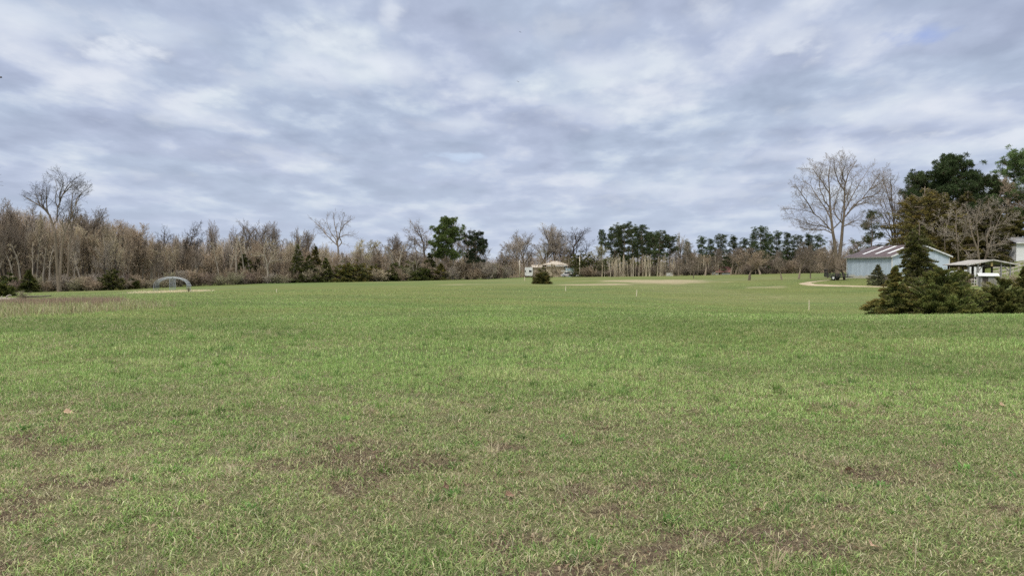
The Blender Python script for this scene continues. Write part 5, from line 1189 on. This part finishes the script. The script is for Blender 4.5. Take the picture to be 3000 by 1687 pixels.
# --- dirt track draped on the ground
path = [(60, 79.5), (55, 81), (49, 84), (43, 87.5), (38.5, 90.5), (36.6, 94), (38.5, 98), (43, 102), (46.5, 106)]
P = []
for i in range(len(path) - 1):
    p0, p1, p2, p3 = [np.array(path[max(0, min(len(path) - 1, i + k))]) for k in (-1, 0, 1, 2)]
    for t in np.linspace(0, 1, 12, endpoint=False): P.append(.5 * ((2 * p1) + (p2 - p0) * t + (2 * p0 - 5 * p1 + 4 * p2 - p3) * t ** 2 + (3 * p1 - p0 - 3 * p2 + p3) * t ** 3))
P.append(np.array(path[-1])); P = np.array(P); d = np.gradient(P, axis=0); d /= np.linalg.norm(d, axis=1, keepdims=True); nrm = np.c_[-d[:, 1], d[:, 0]]
tpar = np.linspace(0, 1, len(P)); rows = []
hwid = 0.24 + 0.85 * np.exp(-((tpar - .55) / .17) ** 2) + .4 * (vnoise(tpar * 30, tpar * 0, 3) - .5)
cs = np.linspace(-1, 1, 9)
for c_ in cs: rows.append(P + nrm * (c_ * hwid * (1 + .5 * (vnoise(tpar * 45, np.full_like(tpar, c_ * 3), 4) - .5)))[:, None])
G = np.stack(rows, 1); sh_ = G.shape; Gf = G.reshape(-1, 2); zf = gz(Gf[:, 0], Gf[:, 1]) + np.tile(0.05 * (1 - np.abs(cs) ** 3) - .008, sh_[0])
ii = (np.arange(sh_[0] - 1)[:, None] * 9 + np.arange(8)[None]).ravel()
tag(link('dirt_path', mesh_np('dirt_path', np.c_[Gf, zf], np.c_[ii, ii + 1, ii + 10, ii + 9], smooth=True), M['drive']), 'pale dry dirt track curving round in front of the barn', kind='structure')

# --- marker stakes
def y_at(px, py, lo=24.0, hi=185.0):
    Y = np.linspace(lo, hi, 700); r = HY + (CAMZ - gz(X_(px, Y), Y)) * F / Y
    k = np.where(r <= py)[0]; return float(Y[k[0]]) if len(k) else hi
for px, t, b_, lab in ((2371, 880, 909, 'tallest pale marker stake, out before the cedar clump'), (1865, 849, 869, 'pale marker stake in the hollow straight below the bare brown patch'), (1657, 838, 853, 'pale marker stake in the field beyond the lone cedar bush'), (1537, 811, 823, 'short pale marker stake beside the lone cedar bush'), (810, 846, 857, 'faint marker stake far out on the open meadow')):
    Y = y_at(px, b_); x = X_(px, Y); z = g1(x, Y); h = (b_ - t) * Y / F
    o = MB().box((0, 0, h / 2 - .1), (max(.045, .0011 * Y), .04, h + .2)).add([], []).build('marker_stake', M['stake']); o.location = (x, Y, z); o.rotation_euler = (R(1.5), R(rnd.uniform(-2, 2)), .3); tag(o, lab, 'stake')

# --- fallen wood by the dead grass
def log(name, pts, r0, r1, mat, lab, cat, Y=38.0, extra=()):
    P = [P3(a, b, Y + (c[0] if c else 0)) for a, b, *c in pts]; o = P[0].copy()
    n = len(P); mb = MB(); mb.tube([p - o for p in P], [r0 + (r1 - r0) * i / (n - 1) for i in range(n)], 9)
    ob = mb.build(name, M[mat], None, True); ob.location = o
    for ex, ra, rb in extra:
        E = [P3(a, b, Y) - o for a, b in ex]; MB().tube(E, [ra + (rb - ra) * i / (len(E) - 1) for i in range(len(E))], 7).build('side_branch', M[mat], ob, True)
    return tag(ob, lab, cat)
log('fallen_log', [(-40, 884), (-10, 880), (15, 877), (40, 878), (64, 879)], .13, .08, 'deadlog', 'thick weathered log lying across the dead grass at the frame edge', 'log', 38, [(((3, 878), (2, 872), (5, 868)), .05, .03), (((14, 877), (20, 868), (28, 864), (33, 867)), .05, .025)])
log('fallen_branch', [(52, 879), (60, 874), (70, 870), (90, 869), (112, 868.5), (130, 868), (149, 866.5)], .055, .025, 'darklog', 'long dark fallen limb propped up above the grass, pointing to the field', 'branch', 37.6, [(((60, 874), (78, 863), (96, 854)), .02, .008), (((58, 875), (70, 862), (92, 853)), .014, .006)])
log('fallen_log', [(150, 890), (162, 888.5), (175, 889), (186, 891), (197, 893)], .065, .04, 'deadlog', 'short bleached log half sunk in the purple-brown stalks', 'log', 35.0)
log('fallen_log', [(78, 885), (90, 883), (104, 883.5), (120, 885)], .06, .05, 'deadlog', 'grey broken log piece below the dark fallen limb', 'log', 36.6)
log('fallen_branch', [(20, 889), (50, 885.5), (84, 888.5)], .04, .03, 'darklog', 'thin dark stick lying in front of the thick weathered log', 'branch', 36.2)
place_shrub(SH[2], 62, 37.5, 848, 60, 'thin greenish brush of twigs sprouting behind the dark fallen limb', None, 'twig_olive')

# --- dead leaves one can pick out in the meadow
def dead_leaf(px, py, size, mat, lab, tilt, rz):
    Y = CAMZ * F / (py - HY); x = X_(px, Y); z = g1(x, Y)
    size *= 0.72
    pts = [(0, 0), (.12, .10), (.24, .34), (.30, .16), (.46, .40), (.52, .18), (.70, .30), (.74, .12), (1, 0)]
    top = [(a, b) for a, b in pts]; low = [(a, -b * .9) for a, b in pts[::-1]][1:-1]
    prof = top + low; n = len(prof)
    vs = [(a * size - size / 2, b * size, .02 * size + .25 * size * (b * b) * 2 + .12 * size * math.sin(a * 5)) for a, b in prof] + [(0, 0, 0.0)]
    mb = MB(); mb.add(vs, [(i, (i + 1) % n, n) for i in range(n)]); o = mb.build('fallen_leaf', M[mat])
    s = o.modifiers.new('thickness', 'SOLIDIFY'); s.thickness = .0012
    o.location = (x, Y, z + .03); o.rotation_euler = (R(tilt), R(8), rz); tag(o, lab, 'leaf')
dead_leaf(1306, 1437, .15, 'leaf', 'upright curled rust-brown leaf alone in the middle of the thin meadow', 55, 1.2)
dead_leaf(196, 1216, .16, 'leafpale', 'pale peach dead leaf caught on the green grass of the west side', 40, .3)
dead_leaf(2568, 1626, .13, 'leafpale', 'flat tan dead leaf near the lower picture edge', 25, .8)
dead_leaf(2494, 1388, .13, 'leaf', 'reddish dead leaf lying alone on the east side of the thin meadow', 30, 2.0)
dead_leaf(2945, 1195, .15, 'leafpale', 'pale dead leaf on the lush grass toward the east frame edge', 35, .2)
dead_leaf(1525, 1394, .11, 'leafpale', 'small orange-tan leaf among the tufts beyond the upright curled one', 30, 1.7)
dead_leaf(2222, 1512, .12, 'leafpale', 'torn tan leaf lying among stalks and bare soil patches', 20, 2.6)
dead_leaf(1494, 1460, .12, 'leaf', 'dull brown leaf beside a tall green tuft in the middle', 35, .5)
# --- two birds high up
for px, py, lab in ((1524, 101, 'tiny dark bird, higher of the two in the open sky'), (1518, 244, 'tiny dark bird, lower of the two in the open sky')):
    Y = 120.0; o = MB().tube([(0, -.14, 0), (0, -.08, .01), (0, .05, .01), (0, .18, 0)], [.012, .04, .05, .01], 8)
    o.add([(0.03, -.05, .03), (.22, .02, .10), (.40, .12, .03), (.2, .1, .08), (.03, .08, .03), (0.03, -.05, .02), (.22, .02, .09), (.40, .12, .02), (.2, .1, .07), (.03, .08, .02)], [(0, 1, 3, 4), (1, 2, 3), (9, 8, 6, 5), (8, 7, 6)])
    o.add([(-0.03, -.05, .03), (-.22, .02, .10), (-.40, .12, .03), (-.2, .1, .08), (-.03, .08, .03), (-0.03, -.05, .02), (-.22, .02, .09), (-.40, .12, .02), (-.2, .1, .07), (-.03, .08, .02)], [(4, 3, 1, 0), (3, 2, 1), (5, 6, 8, 9), (6, 7, 8)])
    b_ = o.build('bird', M['bird'], None, True); b_.location = (X_(px, Y), Y, Z_(py, Y)); b_.scale = (.6, .6, .6); b_.rotation_euler = (0, R(12), .6); tag(b_, lab, 'bird')

# ------------------------------------------------------------------ sky and light
SUN_EL, SUN_AZ = R(48), R(215)          # azimuth from +Y clockwise: sun behind the camera, a little to the west
w = bpy.data.worlds.new('World'); sc.world = w; w.use_nodes = True
nt = w.node_tree; bg = nt.nodes['Background']
sky = nt.nodes.new('ShaderNodeTexSky'); sky.sky_type = 'NISHITA'; sky.sun_disc = False
sky.sun_elevation = SUN_EL; sky.sun_rotation = SUN_AZ; sky.air_density = 1.0; sky.dust_density = 2.0
def noise(nt, vec, scale, detail=4, rough=0.55, dist=0.0):
    n = nt.nodes.new('ShaderNodeTexNoise'); n.noise_dimensions = '2D'; n.inputs['Scale'].default_value = scale
    n.inputs['Detail'].default_value = detail; n.inputs['Roughness'].default_value = rough
    nt.links.new(vec, n.inputs['Vector']); return n.outputs['Fac']
d = nt.nodes.new('ShaderNodeTexCoord').outputs['Generated']
sp = nt.nodes.new('ShaderNodeSeparateXYZ'); nt.links.new(d, sp.inputs[0])
z = mathn(nt, 'ADD', mathn(nt, 'MAXIMUM', sp.outputs[2], 0.0), 0.15)
cv = nt.nodes.new('ShaderNodeCombineXYZ')
nt.links.new(mathn(nt, 'DIVIDE', sp.outputs[0], z), cv.inputs[0]); nt.links.new(mathn(nt, 'DIVIDE', sp.outputs[1], z), cv.inputs[1])
P0 = cv.outputs[0]
def mp(vec, scale, rot, loc=(0, 0, 0)):
    m_ = nt.nodes.new('ShaderNodeMapping'); m_.inputs['Scale'].default_value = scale; m_.inputs['Rotation'].default_value = rot; m_.inputs['Location'].default_value = loc
    nt.links.new(vec, m_.inputs['Vector']); return m_.outputs[0]
def warped(sc_, amt):
    wn = nt.nodes.new('ShaderNodeTexNoise'); wn.noise_dimensions = '2D'; wn.inputs['Scale'].default_value = sc_; wn.inputs['Detail'].default_value = 3
    nt.links.new(P0, wn.inputs['Vector'])
    wc = nt.nodes.new('ShaderNodeVectorMath'); wc.operation = 'SUBTRACT'; nt.links.new(wn.outputs['Color'], wc.inputs[0]); wc.inputs[1].default_value = (0.5, 0.5, 0.5)
    wv = nt.nodes.new('ShaderNodeVectorMath'); wv.operation = 'MULTIPLY_ADD'; nt.links.new(wc.outputs[0], wv.inputs[0]); wv.inputs[1].default_value = (amt, amt, 0); nt.links.new(P0, wv.inputs[2])
    return wv.outputs[0]
P1 = warped(5.0, 0.22)
def puffs(scale, rot, loc, stretch):
    """rolls of stratocumulus: grey bellies with paler seams between them"""
    v_ = nt.nodes.new('ShaderNodeTexVoronoi'); v_.voronoi_dimensions = '2D'; v_.feature = 'SMOOTH_F1'; v_.inputs['Scale'].default_value = scale; v_.inputs['Smoothness'].default_value = 0.6
    nt.links.new(mp(P1, stretch, (0, 0, R(rot)), loc), v_.inputs['Vector']); return v_.outputs['Distance']
big = noise(nt, mp(P0, (0.95, 0.8, 1), (0, 0, R(-14)), (3.1, 1.7, 0.4)), 1.2, 2, 0.5, 0.0)
mid = noise(nt, mp(P0, (1.0, 0.72, 1), (0, 0, R(-16)), (0.3, 4.2, 0)), 3.4, 5, 0.5, 0.0)
fine = noise(nt, mp(P0, (1.0, 0.65, 1), (0, 0, R(12)), (7, 2, 0)), 7.5, 5, 0.55, 0.0)
pf = mathn(nt, 'ADD', mathn(nt, 'MULTIPLY', puffs(2.6, -20, (1.3, 0.4, 0), (0.85, 0.8, 1)), 0.62), mathn(nt, 'MULTIPLY', puffs(5.6, 8, (4.3, 2.4, 0), (0.9, 0.65, 1)), 0.38))
cl = mathn(nt, 'ADD', mathn(nt, 'MULTIPLY', big, 0.28), mathn(nt, 'ADD', mathn(nt, 'MULTIPLY', mid, 0.34), mathn(nt, 'MULTIPLY', fine, 0.26)))
cl = mathn(nt, 'ADD', cl, mathn(nt, 'MULTIPLY', mathn(nt, 'SUBTRACT', pf, 0.42), 0.46))
cl = mathn(nt, 'ADD', cl, mathn(nt, 'MULTIPLY', sp.outputs[0], 0.03))
K = 10.0   # the Background runs at 0.1
sc3 = lambda c: tuple(x * K for x in c)
base = mixc(nt, maprange(nt, cl, 0.27, 0.47, 0, 1, False), sc3((0.35, 0.408, 0.545)), sc3((0.47, 0.538, 0.69)))
base = mixc(nt, maprange(nt, cl, 0.42, 0.60, 0, 1), base, sc3((0.635, 0.69, 0.785)))
base = mixc(nt, maprange(nt, cl, 0.52, 0.68, 0, 0.7), base, sc3((0.76, 0.80, 0.865)))
hue = noise(nt, mp(P1, (1, 1, 1), (0, 0, 0), (11, 5, 2)), 1.5, 2, 0.5, 0.0)
base = mixc(nt, maprange(nt, hue, 0.35, 0.65), mixc(nt, 1.0, base, (1.004, 0.993, 1.0), 'MULTIPLY'), mixc(nt, 1.0, base, (0.985, 1.006, 0.994), 'MULTIPLY'))
# pale toward the horizon, thin gaps of blue
hz_ = maprange(nt, sp.outputs[2], 0.0, 0.20, 0.62, 0.0)
base = mixc(nt, hz_, base, sc3((0.53, 0.60, 0.73)))
skyc = mixc(nt, 1.0, sky.outputs[0], (0.85, 0.92, 1.0), 'MULTIPLY')
# thin places in the cloud deck: (column, row, width, gain, blue sky or bright veil)
col = base
def thin(px, py, rx, ry, amt, c):
    """a thin place at that bearing and height, its outline broken by the cloud's own noise"""
    global col
    v = Vector(((px - CX) / F, 1, (HY - py) / F)).normalized(); u_ = v.cross(Vector((0, 0, 1))).normalized(); w_ = u_.cross(v)
    ds = []
    for ax_, r_ in ((u_, rx / F), (w_, ry / F)):
        dt = nt.nodes.new('ShaderNodeVectorMath'); dt.operation = 'DOT_PRODUCT'; nt.links.new(d, dt.inputs[0]); dt.inputs[1].default_value = ax_ / r_
        ds.append(mathn(nt, 'POWER', mathn(nt, 'ABSOLUTE', dt.outputs['Value']), 2.0))
    fr = nt.nodes.new('ShaderNodeVectorMath'); fr.operation = 'DOT_PRODUCT'; nt.links.new(d, fr.inputs[0]); fr.inputs[1].default_value = v
    rr = mathn(nt, 'ADD', mathn(nt, 'SQRT', mathn(nt, 'ADD', ds[0], ds[1])), mathn(nt, 'MULTIPLY', mathn(nt, 'SUBTRACT', fine, 0.5), 3.6))
    rr = mathn(nt, 'ADD', rr, mathn(nt, 'MULTIPLY', mathn(nt, 'LESS_THAN', fr.outputs['Value'], 0.0), 9.0))
    col = mixc(nt, maprange(nt, rr, -0.1, 1.3, amt, 0.0), col, c)
veil = sc3((0.75, 0.795, 0.87))
for a_ in ((410, 165, 75, 42, .75), (100, 70, 150, 60, .5), (480, 120, 120, 60, .3), (1150, 40, 40, 70, .6), (900, 215, 180, 55, .6), (1150, 200, 90, 35, .6), (1400, 255, 50, 25, .5), (520, 345, 130, 28, .45), (1350, 365, 120, 22, .4),
           (2060, 40, 90, 45, .5), (2330, 110, 130, 60, .6), (2320, 145, 60, 30, .5), (1800, 190, 160, 40, .4), (1690, 330, 90, 40, .45), (2650, 330, 260, 60, .35), (1640, 90, 160, 60, .35), (800, 450, 160, 20, .35), (2450, 440, 350, 30, .3), (420, 510, 90, 14, .3), (2000, 560, 300, 40, .3)):
    thin(*a_, veil)
thin(2690, 105, 75, 26, .75, sc3((0.33, 0.43, 0.74))); thin(1360, 460, 75, 14, .8, sc3((0.58, 0.70, 0.87))); thin(1350, 480, 200, 70, .25, sc3((0.50, 0.59, 0.76)))
dark = sc3((0.355, 0.42, 0.585))
for a_ in ((620, 60, 250, 35, .25), (760, 270, 260, 50, .2), (1250, 290, 200, 60, .3), (1850, 130, 300, 40, .3), (1120, 130, 280, 40, .2), (2550, 50, 340, 60, .2), (900, 390, 300, 30, .2)):
    thin(*a_, dark)
# an overcast sky is some three times as bright, and whiter, overhead than low down
zen = maprange(nt, sp.outputs[2], 0.36, 0.95, 1.0, 3.5)
col = mixc(nt, maprange(nt, sp.outputs[2], 0.36, 0.75), col, sc3((0.59, 0.60, 0.605)))
cm = nt.nodes.new('ShaderNodeVectorMath'); cm.operation = 'SCALE'; nt.links.new(col, cm.inputs[0]); nt.links.new(zen, cm.inputs['Scale'])
nt.links.new(cm.outputs[0], bg.inputs['Color']); bg.inputs['Strength'].default_value = 0.1

sl_ = bpy.data.lights.new('Sun', 'SUN'); sl_.energy = 1.5; sl_.angle = R(11); sl_.color = (1.0, 0.945, 0.85)
so = bpy.data.objects.new('sun', sl_); COL.objects.link(so)
sd = Vector((math.sin(SUN_AZ) * math.cos(SUN_EL), math.cos(SUN_AZ) * math.cos(SUN_EL), math.sin(SUN_EL)))
so.rotation_euler = sd.to_track_quat('Z', 'Y').to_euler()

cam = bpy.data.cameras.new('Camera'); cam.sensor_width = 36; cam.lens = 36 * F / 3000; cam.clip_end = 4000; cam.clip_start = 0.05
co = bpy.data.objects.new('camera', cam); COL.objects.link(co)
co.location = (0, 0, CAMZ); co.rotation_euler = (R(90) - math.atan((843.5 - HY) / F), 0, 0)
sc.camera = co
sc.view_settings.view_transform = 'Standard'; sc.view_settings.look = 'None'; sc.view_settings.exposure = 0.08; sc.view_settings.gamma = 1.0
sc.cycles.max_bounces = 5; sc.cycles.diffuse_bounces = 3; sc.cycles.glossy_bounces = 2; sc.cycles.transmission_bounces = 3; sc.cycles.transparent_max_bounces = 4
sc.cycles.use_denoising = False
